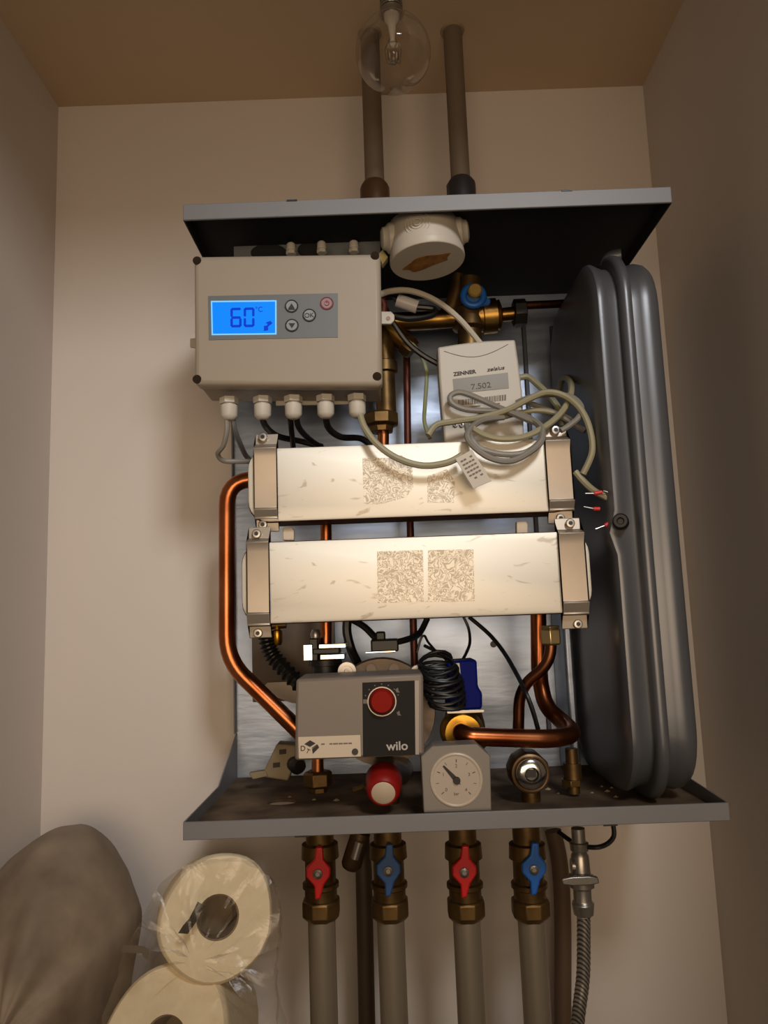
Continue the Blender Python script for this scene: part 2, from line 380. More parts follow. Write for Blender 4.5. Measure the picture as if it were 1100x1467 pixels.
def seg7(ch, x, y, w, h, t=3.4):
    on = {'6': 'acdefg', '0': 'abcdef', '1': 'bc', '2': 'abged', '5': 'afgcd', '7': 'abc'}[ch]; m = M(); Y = Yc-.002; g = 1.0
    def bar(pts): m.pext(pts, Y, .0004)
    sl_ = -.018
    def P(a, b): return (a, b+sl_*(a-x))
    R = {'a': (x+g, y, x+w-g, y+t), 'd': (x+g, y+h-t, x+w-g, y+h), 'g': (x+g, y+h/2-t/2, x+w-g, y+h/2+t/2),
         'f': (x, y+g, x+t, y+h/2-g), 'e': (x, y+h/2+g, x+t, y+h-g), 'b': (x+w-t, y+g, x+w, y+h/2-g), 'c': (x+w-t, y+h/2+g, x+w, y+h-g)}
    for k in on:
        a, b, c, d = R[k]
        if k in 'adg': bar([P(a+1.2, b), P(c-1.2, b), P(c, (b+d)/2), P(c-1.2, d), P(a+1.2, d), P(a, (b+d)/2)])
        else: bar([P((a+c)/2, b), P(c, b+1.2), P(c, d-1.2), P((a+c)/2, d), P(a, d-1.2), P(a, b+1.2)])
    return m
obj('digit', seg7('6', 330, 441, 16, 28), lcdd_m, ctl, label='dark blue digit 6', smooth=False)
obj('digit', seg7('0', 349, 440.6, 15.5, 28), lcdd_m, ctl, label='dark blue digit 0', smooth=False)
text('degree_sign', '°C', 371, 443, Yc-.002, 8, lcdd_m, ctl, T, width=10)
tp = M().pext([(378,467),(383,466),(383,463),(389,461),(390,463),(386,466),(384,468),(384,473),(378,474)], Yc-.002, .0004)
tp.pext([(381,462),(388,459.5),(388,461),(381,463.5)], Yc-.002, .0004)
obj('tap_icon', tp, lcdd_m, ctl, label='small tap symbol', smooth=False)
def key(px, py, r, mt, sym):
    c = at(px, py, Yc-.0012); k = mpp(px, py, Yc)
    b = obj('button', M().lathe(c, (0,1,0), [(-.0006, r*k*.85), (.0006, r*k*.9)], 24), mat('key_face', (140, 145, 150), .4) if mt is ink_m else mat('key_face_red', (150, 120, 124), .4), pan)
    obj('button_ring', M().ring(c, (0,1,0), r*k, .0007, 28, 6), mt, ctl)
    if sym == 'up': s = M().ext([at(px-4.5, py+3, Yc-.0024), at(px, py-4, Yc-.0024), at(px+4.5, py+3, Yc-.0024)], (0,.0004,0)); s.pext([(px-4.5,py+3.2),(px+4.5,py+3),(px+4.5,py+5),(px-4.5,py+5.2)], Yc-.0024, .0004); obj('arrow_symbol', s, ink_m, ctl, smooth=False)
    if sym == 'dn': s = M().ext([at(px-4.5, py-3, Yc-.0024), at(px, py+4, Yc-.0024), at(px+4.5, py-3, Yc-.0024)], (0,.0004,0)); obj('arrow_symbol', s, ink_m, ctl, smooth=False)
    if sym == 'ok': text('button_lettering', 'OK', px, py, Yc-.0022, 6.5, ink_m, ctl, T)
    if sym == 'pw':
        s = M().ring(at(px, py, Yc-.002), (0,1,0), 3.2*k, .0004, 16, 5); s.pext([(px-.5,py-5),(px+.6,py-5),(px+.6,py-1),(px-.5,py-1)], Yc-.0025, .0004)
        obj('power_symbol', s, mat('dark_red_ink', (140, 40, 50), .5), ctl)
red_ink = mat('red_ink', (128, 46, 54), .5)
key(417.5, 438.5, 9, ink_m, 'up'); key(418, 466, 9, ink_m, 'dn'); key(443, 451.5, 9, ink_m, 'ok'); key(468, 434.5, 9, red_ink, 'pw')
def gland(px, py, Y, up=False, s=1.0):
    c = at(px, py, Y); k = mpp(px, py, Y)*s; ax = (0,0,1) if up else (0,0,-1)
    m = M().lathe(c, ax, [(0, 13.5*k), (9*k, 13.5*k)], 6)
    m.lathe(c, ax, [(9*k, 9.5*k), (11*k, 9.5*k), (11.5*k, 12.5*k), (27*k, 12*k), (31*k, 9*k), (33*k, 6*k)], 12)
    return m
for px in (328, 376, 420, 466, 511):
    obj('cable_gland', gland(px, 566+(518-px)*.022, .062), gland_m, ctl, smooth=True, bev=.0004)
for px, py in ((417, 363), (461, 361), (507, 360)):
    obj('cable_gland', gland(px, py+2, .06, True, .55), gland_m, ctl, bev=.0004)
tab = M()
for a, b in (((544, 447), (566, 467)),):
    tab.pext([(546,446),(560,446),(565,451),(565,459),(560,464),(546,464)], .10, .004)
obj('mounting_tab', tab, white_m, ctl, bev=.0008)
c = at(556, 456, .0995); obj('tab_hole', M().cyl(c, c+Vector((0,.0008,0)), .0028), mat('rust_screw', (110, 92, 74), .4, .5), ctl)
tb = M().pext([(272, 485), (281, 484), (281, 498), (272, 497)], .095, .004); obj('mounting_bracket', M().pext([(395,573),(500,571),(500,579),(395,581)], .100, .003), white_m, ctl, bev=.0006)
obj('mounting_bracket', tb, white_m, ctl, bev=.0006)
obj('yellow_tab', M().pext([(541,365),(548,357),(556,368),(548,379)], .075, .012), mat('yellow_plastic', (214, 200, 140), .5), ctl, bev=.0008, label='pale yellow cable clip')

# ------------------------------------------------------------------ round junction box hanging at the top
jb_c = at(612, 372, .055)
jax = Vector((.06, -.06, -1)).normalized()
jb = thing('junction_box', jb_c, 'round white plastic junction box with an orange stain on its lid', 'junction box')
R = 53*mpp(612, 372, .055)
top = jb_c - jax*.050
obj('body', M().lathe(top, jax, [(0, R*.90), (.004, R*.95), (.043, R*.99)], 40), white_m, jb)
obj('lid', M().lathe(top+jax*.0432, jax, [(0, R*1.01), (.008, R*1.02), (.010, R*1.0)], 40), white_m, jb, bev=.0006)
lid_c = top+jax*.0534
e1 = jax.cross(Vector((0,1,0))).normalized()*-1; e2 = jax.cross(e1).normalized()
if e1.x < 0: e1 = -e1
def onlid(a, b, h=.0002): return lid_c+e1*a*R+e2*b*R+jax*h
ey = e2 if e2.y < 0 else -e2
st = M(); pts = []
for i in range(28):
    t = 2*math.pi*i/28; a = .66*math.cos(t)*(1+.13*math.sin(5*t)); b = .3*math.sin(t)*(1+.2*math.cos(3*t+1)); 
    ar, br = a*math.cos(.45)-b*math.sin(.45)-.02, a*math.sin(.45)+b*math.cos(.45)
    pts.append(lid_c+e1*ar*R+ey*br*R+jax*.0003)
st.ext(pts, -jax*.0006)
obj('orange_stain', st, orange_m, jb, smooth=False, label='brownish orange glue stain')
for ang, nm in ((-105, 0), (-5, 1), (185, 2)):
    t = math.radians(ang); dirv = (e1*math.cos(t)+(-ey if False else ey)*-math.sin(t)).normalized()
    base = top+jax*(.026 if nm == 0 else .02)+dirv*R*(.95 if nm == 0 else .86)
    if nm == 0:
        m = M()
        for k_, rr in enumerate((.004, .0075, .011, .0145)): m.ring(base+dirv*(.0022-.0009*k_), dirv, rr, .0007, 24, 5)
        obj('knockout_rings', m, white_m, jb)
    else:
        obj('knockout', M().lathe(base, dirv, [(0, .019), (.006, .018), (.009, .014), (.013, .013), (.015, .009)], 20), white_m, jb)

# ------------------------------------------------------------------ plate heat exchangers
def hx(label, x0, y0, x1, y1, Yf, Yb, face, straps, resid, scuffs):
    c = at((x0+x1)/2, y1, (Yf+Yb)/2)
    t = thing('plate_heat_exchanger', c, label, 'heat exchanger', 'plate heat exchangers')
    zx0, zx1 = at(x0, (y0+y1)/2, Yf).x, at(x1, (y0+y1)/2, Yf).x
    zt, zb = at((x0+x1)/2, y0, Yf).z, at((x0+x1)/2, y1, Yf).z
    def rr(i, rad=.024):
        P = []
        for cx, cz, a0 in ((zx1-i-rad, zt-i-rad, 0), (zx0+i+rad, zt-i-rad, 90), (zx0+i+rad, zb+i+rad, 180), (zx1-i-rad, zb+i+rad, 270)):
            for k in range(7):
                a = math.radians(a0+15*k); P.append((cx+rad*math.cos(a), cz+rad*math.sin(a)))
        return P
    core = M(); n = 6; th = (Yb-Yf-.004)/n                      # the pack of brazed plates, each with its own rim
    rings = []
    for k in range(n):
        y = Yf+.003+th*k
        rings += [(rr(.0026), y), (rr(.0), y+th*.35), (rr(.0), y+th*.6), (rr(.0026), y+th*.95)]
    vs = []; N = 28
    for P, y in rings: vs += [(x, y, z) for x, z in P]
    K = len(rings)
    core.add(vs, [(i*N+j, i*N+(j+1) % N, (i+1)*N+(j+1) % N, (i+1)*N+j) for i in range(K-1) for j in range(N)]+[tuple(range(N)), tuple((K-1)*N+j for j in range(N-1, -1, -1))])
    obj('plate_pack', core, cored_m, t, label='copper brazed plate pack edges')
    # front plate: slightly dished rim
    fp = M(); vs = []
    for P, y in ((rr(.001), Yf+.003), (rr(.0012), Yf+.0008), (rr(.003), Yf)): vs += [(x, y, z) for x, z in P]
    fp.add(vs, [(i*N+j, i*N+(j+1) % N, (i+1)*N+(j+1) % N, (i+1)*N+j) for i in range(2) for j in range(N)]+[tuple(range(N)), tuple(2*N+j for j in range(N))])
    obj('front_plate', fp, plate_m, t, label='pale shiny stainless front plate')
    for (sx0, sx1, ys, tabs) in straps:
        pts = []; cxp = (sx0+sx1)/2
        prof = [(ys[0], Yf+.010), (ys[1]-1, Yf+.008), (ys[1]+3, Yf-.0075), (ys[2]+1, Yf-.0032), (ys[3], Yf-.0042), (ys[3]+1, Yf-.0085), (ys[4]+1, Yf-.003), (ys[4]+3, Yf-.004), (ys[4]+4, Yf+.006), (ys[5], Yf+.008)]
        L = [(at(cxp, py, Y).z, Y) for py, Y in prof]
        xa, xb = at(sx0, ys[2], Yf).x, at(sx1, ys[2], Yf).x
        out = [(z, y) for z, y in L]; th_ = .0018
        inn = [(z, y+th_) for z, y in L]
        poly = out+inn[::-1]
        # tabs shift so that they follow the photographed bracket
        s = M().ext([(xa, y, z) for z, y in poly], (xb-xa, 0, 0))
        s_o = obj('clamp_strap', s, strap_m, t, bev=.0014, seg=3)
        for sx, sy in tabs: screw(sx, sy, Yf+.0075, 6.5, s_o)
    for (pp) in resid: obj('adhesive_residue', M().pext(pp, Yf-.00025, .0004), resid_m, t, smooth=False, label='grey residue of a removed label')
    for (pp) in scuffs: obj('scuff_mark', M().pext(pp, Yf-.0002, .0003), scuff_m, t, smooth=False)
    # four connection stubs at the back
    for sx in (.16, .84):
        for sz in (.28, .72):
            p = Vector((zx0+(zx1-zx0)*sx*.95+.01, Yb-.002, zb+(zt-zb)*sz)); obj('port', M().lathe(p, (0,1,0), [(0, .012), (.008, .012), (.008, .009), (.02, .009)], 16), steel_m, t)
    return t
hx('upper of the two shiny stainless plate heat exchangers, cables hanging over it', 354, 634, 822, 741, .066, .112, None,
   [(364, 397, (622, 638, 652, 728, 740, 762), [(377, 627), (377, 752)]), (780, 816, (612, 627, 643, 716, 728, 750), [(795, 617), (802, 743)])],
   [[(519,656),(560,656),(575,652),(590,662),(592,698),(582,712),(560,718),(545,722),(521,722)], [(612,682),(640,672),(652,690),(650,720),(612,720)]],
   [])
hx('lower of the two shiny stainless plate heat exchangers, above the pump', 345, 768, 848, 887, .03, .078, None,
   [(354, 386, (755, 773, 789, 878, 893, 914), [(368, 765), (370, 907)]), (799, 836, (742, 760, 778, 862, 877, 901), [(816, 750), (827, 894)])],
   [[(540,790),(606,788),(607,862),(541,864)], [(613,788),(678,787),(680,861),(613,862)]],
   [])
for px, py in ((413, 764), (748, 755)):
    c = at(px, py, .083); obj('rubber_buffer', M().pext([(px-8,py-8),(px+5,py-9),(px+8,py-4),(px+8,py+10),(px-8,py+10)], .083, .01), cream_m, bpy.data.objects['plate_heat_exchanger'], bev=.001, label='cream plastic spacer behind the exchangers')

# ------------------------------------------------------------------ copper and brass pipework
def pipe(name, pts, rpx, mt, label, cat='pipe', rad=.03, n=16, group=None, parent=None):
    P = [at(*p) for p in pts]; r = rpx*mpp(*pts[len(pts)//2])
    return obj(name, M().sweep(bent(P, rad), r, n), mt, parent, label=label, cat=cat, group=group)
pipe('copper_pipe', [(395, 684, .135), (325, 690, .135), (325, 946, .135), (425, 1044, .135), (458, 1078, .135)], 12, copper_m, 'thick bright copper pipe bending down the left side to the pump', rad=.03)
pipe('copper_pipe', [(467, 690, .15), (467, 950, .15)], 8.5, copper_m, 'short vertical copper pipe behind the exchangers, above the silver pump clamp')
pipe('copper_pipe', [(582, 470, .21), (584, 640, .21), (594, 960, .21)], 5.2, mat('dark_brown_copper', (96, 54, 44), .45, .7), 'thin dark brown copper pipe running down the back panel')
# right-hand group
rp = thing('copper_pipe', at(742, 1062, .13), 'slim brown copper pipe with a pale nut, crossing in front of a thicker one', 'pipe')
P = [at(*p) for p in ((789, 900, .10), (789, 950, .10), (744, 985, .115), (742, 1062, .12))]
obj('tube', M().sweep(bent(P, .022), 8.2*mpp(789, 950, .1), 16), cop_dk, rp)
c = at(788, 898, .10); k = mpp(788, 910, .10)
obj('nut', M().lathe(at(788, 896, .10), (0,0,-1), [(0, 14*k), (3*k, 15*k), (5*k, 12*k), (6*k, 15*k), (26*k, 15*k), (28*k, 12*k)], 6), mat('pale_brass', (206, 186, 140), .3, .9), rp, bev=.0008, label='pale brass nut')
obj('copper_pipe', M().sweep(bent([at(771, 870, .165), at(772, 968, .165), at(781, 1012, .15), at(806, 1034, .13), at(824, 1052, .09), at(790, 1059, .065), at(672, 1055, .055), at(661, 1050, .062), at(661, 1046, .10)], .018, 8), 13*mpp(740, 1057, .06), 18), copper_m,
    label='thick copper pipe running level from the brass three-way valve and turning up behind', cat='pipe')
# brass stub at right
bs = thing('drain_valve', at(818, 1128, .10), 'small brass fitting standing on the tray at the right end of the level copper pipe', 'fitting')
k = mpp(820, 1100, .1)
obj('body', M().lathe(at(818, 1072, .10), (0,0,-1), [(0, 9*k), (20*k, 9*k), (20*k, 13*k), (42*k, 13*k), (42*k, 9*k), (62*k, 9*k)], 12), brass_dk, bs)
obj('hex_nut', M().lathe(at(818, 1116, .10), (0,0,-1), [(0, 15*k), (9*k, 15*k)], 6), brass_dk, bs, bev=.0006)

# brass manifold at the top centre
mf = thing('brass_manifold', at(672, 500, .17), 'brass pipe manifold with a blue isolating valve beneath the junction box', 'manifold')
YM = .175; k = mpp(650, 450, YM)
def V(px, py, Y=YM): return at(px, py, Y)
obj('cross_tube', M().sweep([V(520, 462), V(600, 460), V(668, 455)], 13*k, 18), brass_m, mf)
obj('upright_body', M().lathe(V(673, 500), V(671, 396)-V(673, 500), [(0, 17*k), (26*k, 17*k), (30*k, 24*k), (56*k, 25*k), (62*k, 18*k), (75*k, 17*k), (104*k, 17*k)], 18), brass_dk, mf)
obj('side_branch', M().lathe(V(680, 455), V(740, 449)-V(680, 455), [(0, 22*k), (10*k, 22*k), (11*k, 25*k), (30*k, 25*k), (32*k, 18*k), (34*k, 10*k), (62*k, 10*k)], 16), brass_m, mf)
obj('threaded_collar', M().lathe(V(706, 452), V(740, 449)-V(706, 452), [(0, 20*k), (3*k, 22*k), (6*k, 20*k), (9*k, 22*k), (12*k, 15*k)], 16), brass_m, mf)
obj('branch_elbow', M().sweep(bent([V(655, 395), V(652, 430), V(640, 450)], .02), 11*k, 14), brass_dk, mf)
obj('lower_elbow', M().sweep([V(540, 462), V(562, 475), V(592, 502)], [16*k, 15*k, 13*k], 14), brass_m, mf)
obj('elbow_cap', M().lathe(V(580, 492), V(594, 504)-V(580, 492), [(0, 15*k), (8*k, 16*k), (16*k, 14*k)], 8), brass_dk, mf)
obj('down_tube', M().lathe(V(549, 470), (0,0,-1), [(0, 15*k), (50*k, 15*k), (52*k, 18*k), (66*k, 18*k), (68*k, 14*k), (125*k, 14*k)], 16), brass_dk, mf)
obj('union_nut', M().lathe(V(546, 592), (0,0,-1), [(0, 21*k), (3*k, 25*k), (17*k, 25*k), (20*k, 18*k), (28*k, 16*k)], 8), brass_dk, mf, bev=.0008)
obj('copper_stub', M().cyl(V(549, 612), V(549, 660), 8*k), copper_m, mf)
hv = obj('valve_handle', M().ring(V(678, 424, .145), (0,1,0), 14*k, 5*k, 24, 8).pext([(668,410),(662,424),(668,436),(692,437),(702,435),(703,429),(694,424),(690,412)], .147, .006), blue_m, mf, bev=.001, label='blue plastic valve handle')
obj('handle_cap', M().lathe(V(679, 421, .15), (0,-1,0), [(0, 10*k), (.012, 10*k), (.014, 8*k)], 20), mat('light_brass', (196, 164, 92), .4, .7), mf, label='round brass stem')
# black nut and copper feed to the tank
ft = thing('tank_feed_pipe', V(743, 470, .18), 'thin copper pipe with a black nut leading right to the grey tank', 'pipe')
obj('black_nut', M().lathe(V(735, 449, .175), V(752, 448, .175)-V(735, 449, .175), [(0, 18*k), (1*k, 20*k), (17*k, 20*k), (18*k, 16*k)], 8), dark_m, ft, bev=.0008)
obj('tube', M().sweep([V(745, 438, .18), V(790, 436, .19), V(835, 433, .20)], 6*k, 12), cop_dk, ft)
# brass junction lower left by the board
sf = thing('brass_vent', at(397, 930, .20), 'tiny brass vent fitting hanging in front of the brown-grey board', 'fitting')
k2 = mpp(397, 912, .2)
obj('body', M().lathe(at(397, 896, .2), (0,0,-1), [(0, 5*k2), (6*k2, 4*k2), (8*k2, 7*k2), (12*k2, 7.5*k2), (24*k2, 7*k2), (28*k2, 5*k2)], 14), mat('yellow_brass', (196, 150, 50), .3, 1.0), sf)
obj('crossbar', M().sweep([at(386, 897, .2), at(410, 895, .2)], 5*k2, 10), brass_dk, sf)

# ------------------------------------------------------------------ circulation pump
pm = thing('circulation_pump', at(515, 1090, .09), 'circulation pump with a taupe control head, red dial and printed label', 'pump')
Yp = .018
def quad(a, b, c, d, Y, th): return M().pext([a, b, c, d], Y, th)
obj('control_head', M().pext([(424, 973), (606, 965), (608, 1082), (422, 1090)], Yp, .075), pump_m, pm, bev=.003)
obj('head_base', M().ext([at(x, y, Yp)+Vector((0, .0752, 0)) for x, y in [(430, 978), (602, 972), (603, 1076), (428, 1084)]][::-1], (0, .03, 0)), pumpd_m, pm, bev=.002)
obj('dark_faceplate', quad((519, 978), (594, 975), (595, 1081), (520, 1084), Yp-.0008, .0012), pumpd_m, pm, bev=.0004, label='dark grey faceplate')
obj('face_frame', M().pext([(594,975),(600,975),(600,1081),(595,1081)], Yp-.0004, .0008), mat('light_taupe', (160, 148, 138), .4), pm)
kp = mpp(546, 1004, Yp)
dial = obj('speed_dial', M().lathe(at(547, 1004, Yp), (0,-1,0), [(0, 18*kp), (.010, 16.5*kp), (.012, 14.5*kp), (.0122, 3*kp)], 28), mat('dial_red', (138, 26, 16), .6, spec=.1), pm, label='red speed dial')
rg = M().ring(at(547, 1005, Yp-.001), (0,1,0), 20*kp, .0009, 32, 6)
obj('dial_ring', rg, mat('silver_ink', (170, 160, 148), .35, .4), dial)
mk = M().pext([(520,1002),(528,1002),(528,1008),(520,1008)], Yp-.001, .0004)
for x, y in ((569, 989), (571, 1022)): mk.pext([(x-3,y-1),(x+1,y-4),(x+2,y+1),(x+4,y+3),(x-1,y+3)], Yp-.001, .0004)
for i in range(7):
    a = math.radians(200+i*23); mk.cyl(at(547+25*math.cos(a), 1005+25*math.sin(a), Yp-.001), at(547+25*math.cos(a), 1005+25*math.sin(a), Yp-.0004), .0007, 8)
obj('dial_markings', mk, ink_g, pm, smooth=False)
text('brand_lettering', 'wilo', 568.5, 1068.5, Yp-.0012, 12.5, mat('light_ink', (176, 170, 162), .4), pm, ROLL*0+.0, bold=.018, width=31, label='pale lettering on the dark faceplate')
lb = obj('type_label', quad((427, 1056), (516, 1053), (517, 1084), (428, 1087), Yp-.0006, .001), label_m, pm, bev=.0003, label='cream type label')
lg = M().pext([(436,1066),(444,1060.5),(452,1065),(444,1070)], Yp-.0012, .0004)
lg.pext([(447,1073),(455,1067),(457,1071),(448,1080)], Yp-.0012, .0004)
lg.pext([(447,1071),(454.5,1066),(454.5,1067.2),(447,1072.2)], Yp-.0012, .0004)
obj('cube_logo', lg, ink_m, pm, smooth=False, label='dark cube emblem')
text('emblem_lettering', 'D', 434, 1072, Yp-.0012, 7, ink_m, pm, 0)
text('emblem_lettering', 'T', 441, 1076, Yp-.0012, 6, ink_m, pm, -.5)
tx = M()
for a, b in ((460, 465), (472, 476), (477, 484), (485, 491), (492, 498), (499, 504)): tx.pext([(a, 1065.2-(a-460)*.03), (b, 1065.1-(b-460)*.03), (b, 1067-(b-460)*.03), (a, 1067.1-(a-460)*.03)], Yp-.0011, .0003)
obj('label_print', tx, ink_g, pm, smooth=False)
obj('label_dot', M().cyl(at(508.5, 1077, Yp-.0014), at(508.5, 1077, Yp), 4.6*kp), ink_m, pm)
# wet end behind the head
kw = mpp(545, 960, .12)
obj('motor_casting', M().lathe(at(548, 1020, .118), (0,1,0), [(0, 74*kw), (.012, 76*kw), (.016, 66*kw), (.06, 60*kw)], 40), cast_m, pm)
hb = M()
for a in (50, 75, 105, 130):
    t_ = math.radians(a); hb.cyl(at(548+64*math.cos(t_), 1020-64*math.sin(t_), .112), at(548+64*math.cos(t_), 1020-64*math.sin(t_), .12), .006, 10)
obj('casting_ribs', hb, cast_m, pm)
for a, b in ((497, 962), (600, 966)):
    c = at(a, b, .105); obj('socket_screw', M().lathe(c, (0,-1,0), [(-.012, 13*kw), (0, 13*kw), (0, 8*kw), (.005, 8*kw), (.005, 4*kw), (.001, 3.5*kw)], 18), steel_m, pm)
# clamp and union left of the pump
cl = M()
cl.pbox(434, 923, 448, 947, .11, .14); cl.pbox(456, 922, 496, 929, .115, .15); cl.pbox(458, 937, 494, 945, .115, .15)
obj('pipe_clamp', cl, chrome_m, pm, bev=.001, label='shiny silver clamp on the pump inlet')
obj('clamp_insert', M().pbox(443, 915, 455, 947, .117, .15).pbox(448, 929, 486, 937, .114, .15), dark_m, pm, bev=.001)
obj('clamp_pin', M().lathe(at(452, 914, .12), (0,0,1), [(0, 7*kw), (6*kw, 8*kw), (12*kw, 5*kw)], 12), steel_m, pm)
obj('inlet_union', M().lathe(at(466, 945, .14), (0,0,-1), [(0, 24*kw), (8*kw, 25*kw), (9*kw, 20*kw), (60*kw, 22*kw)], 18), dark_m, pm)
pc = M().pbox(531, 916, 571, 934, .12, .16); pc.pbox(538, 905, 552, 918, .13, .16)
obj('power_plug', pc, dark_m, pm, bev=.002, label='black plug on the pump')
obj('plug_clip', M().sweep([at(524, 935, .118), at(566, 933, .118)], 1.5*kw, 8), chrome_m, pm)
obj('outlet_tube', M().cyl(at(455, 1070, .13), at(455, 1118, .13), 8.5*kw), copper_m, pm)
obj('outlet_nut', M().lathe(at(455, 1104, .13), (0,0,-1), [(0, 17*kw), (3*kw, 21*kw), (20*kw, 21*kw), (22*kw, 14*kw), (30*kw, 14*kw)], 6), brass_dk, pm, bev=.001, label='brass outlet nut')

# ------------------------------------------------------------------ corrugated hose, loose connector
P = smooth_path([at(381, 905, .2), at(384, 925, .2), at(395, 945, .2), at(420, 972, .19), at(450, 1000, .18)], 12)
rs = [(.0085 if i % 3 else .0115) for i in range(len(P))]
obj('corrugated_hose', M().sweep(P, rs, 14), dark_m, label='black corrugated hose curving from under the lower exchanger behind the pump', cat='hose', smooth=False)
cn = thing('cable_connector', at(398, 1118, .20), 'loose dusty beige cable connector lying on the tray left of the pump', 'connector')
mb = mat('dusty_beige_plastic', (138, 124, 98), .7, var=.15, vscale=30)
obj('shell', M().pext([(396,1066),(424,1068),(424,1088),(412,1119),(374,1113)], .18, .03), mb, cn, bev=.002)
obj('latch', M().pext([(356,1108),(380,1104),(384,1112),(362,1117)], .178, .012), mb, cn, bev=.001)
for x, y in ((405, 1077), (396, 1096)): obj('pin_hole', M().pext([(x-5,y-3),(x+5,y-4),(x+5,y+3),(x-5,y+4)], .1795, .002), mat('dark_recess', (60, 48, 36), .8), cn)
obj('strain_relief', M().lathe(at(420, 1094, .18), at(434, 1100, .16)-at(420, 1094, .18), [(0, .009), (.012, .011), (.018, .008)], 12), dark_m, cn)

# ------------------------------------------------------------------ zone valve: blue actuator on a brass body, coiled cable
zv = thing('three_way_valve', at(665, 1085, .13), 'brass three-way valve with a navy blue actuator behind the pressure gauge', 'valve')
kz = mpp(665, 1000, .12)
obj('actuator', M().pext([(640,948),(683,945),(685,985),(691,992),(691,1016),(642,1019)], .10, .05), navy_m, zv, bev=.003, label='navy blue actuator housing')
obj('actuator_stripe', M().pext([(653,950),(658,950),(660,968),(655,968)], .0985, .002), cream_m, zv)
obj('actuator_base', M().pbox(640, 1017, 694, 1022, .098, .15), steel_m, zv, bev=.0006)
obj('body', M().lathe(at(664, 1020, .13), (0,0,-1), [(0, 26*kz), (18*kz, 30*kz), (48*kz, 30*kz), (60*kz, 20*kz), (95*kz, 18*kz)], 20), brass_dk, zv)
obj('union_ring', M().lathe(at(661, 1047, .118), (0,-1,0), [(0, 31*kz), (.012, 31*kz), (.022, 25*kz), (.022, 19*kz)], 28), mat('bright_brass', (206, 160, 66), .32, 1.0), zv, label='bright brass union ring')
coil = []
for i in range(150):
    t = i/149; a = t*11*2*math.pi
    cc = at(624, 945, .095).lerp(at(641, 1008, .085), t); rr_ = .0165+.004*math.sin(t*3)
    coil.append(cc+Vector((rr_*math.cos(a)*1.15, rr_*.75*math.sin(a), .006*math.sin(a)*1.4+.002*math.sin(a*1.7))))
coil = [at(608, 925, .12)]+coil+[at(655, 1015, .075), at(658, 1000, .08), at(650, 985, .085)]
obj('coiled_cable', M().sweep(coil, .0021, 8), cable_k, label='tightly coiled black cable beside the navy blue actuator', cat='cable')

# ------------------------------------------------------------------ things on the tray
pg = thing('pressure_gauge', at(654, 1163, .02), 'square grey pressure gauge with clipped corners and a round cream dial', 'gauge')
Yg = .012; kg = mpp(653, 1117, Yg)
obj('housing', M().pext([(619,1069),(683,1066),(702,1083),(704,1162),(607,1165),(603,1084)], Yg, .03), mat('grey_gauge_plastic', (128, 121, 112), .5), pg, bev=.001)
obj('bezel', M().ring(at(653.5, 1117, Yg), (0,1,0), 35.5*kg, .0019, 40, 8), mat('bezel_cream', (190, 176, 158), .35), pg)
obj('dial_face', M().lathe(at(653.5, 1117, Yg-.0002), (0,1,0), [(-.0005, 33.5*kg), (.0006, 33.5*kg)], 40), mat('dial_cream', (176, 162, 146), .4), pg)
obj('pointer', M().pext([(634,1098),(636,1096.5),(655,1114),(660,1124),(651,1120)], Yg-.0014, .0005), ink_m, pg, smooth=False)
obj('pointer_hub', M().lathe(at(654, 1118, Yg), (0,-1,0), [(0, 5.6*kg), (.003, 5.2*kg)], 16), ink_m, pg)
tk = M()
for i in range(9):
    a = math.radians(225-i*33.75); ca, sa = math.cos(a), -math.sin(a)
    for r0, r1 in ((25, 29.5),): tk.sweep([at(653.5+r0*ca, 1117+r0*sa, Yg-.0009), at(653.5+r1*ca, 1117+r1*sa, Yg-.0009)], .0003 if i % 2 else .0005, 4)
obj('scale_marks', tk, ink_g, pg, smooth=False)
for i, s_ in enumerate(('0', '1', '2', '3', '4')):
    a = math.radians(225-i*67.5); text('scale_number', s_, 653.5+20*math.cos(a), 1117-20*math.sin(a), Yg-.0012, 4.6, ink_g, pg)
text('unit_lettering', 'bar', 654, 1137, Yg-.0012, 4, ink_g, pg)

sv = thing('safety_valve', at(555, 1158, .08), 'safety valve with a red cap and cream disc pointing forward from the tray', 'valve')
ks = mpp(550, 1135, .04); ax = Vector((-.03, -1, -.32)).normalized()
c0 = at(549, 1137, .03)
obj('red_cap', M().lathe(c0-ax*.034, ax, [(0, 24*ks), (.004, 27*ks), (.026, 25*ks), (.031, 22*ks), (.033, 19*ks)], 30), red_m, sv, label='red cap')
obj('end_disc', M().lathe(c0-ax*.003, ax, [(0, 17.5*ks), (.002, 17*ks), (.003, 15*ks)], 28), mat('dusty_cream', (196, 180, 156), .6, var=.08, vscale=40), sv, label='cream end disc')
obj('body', M().sweep([c0-ax*.034, c0-ax*.05, at(573, 1108, .10), at(576, 1100, .12)], [.016, .017, .013, .013], 16), steel_m, sv)
obj('lever', M().sweep([at(507, 1132, .07), at(522, 1127, .065), at(532, 1135, .05)], .003, 8), brass_dk, sv)
obj('foot', M().lathe(at(556, 1120, .10), (0,0,-1), [(0, 16*ks), (40*ks, 16*ks)], 12), brass_dk, sv)

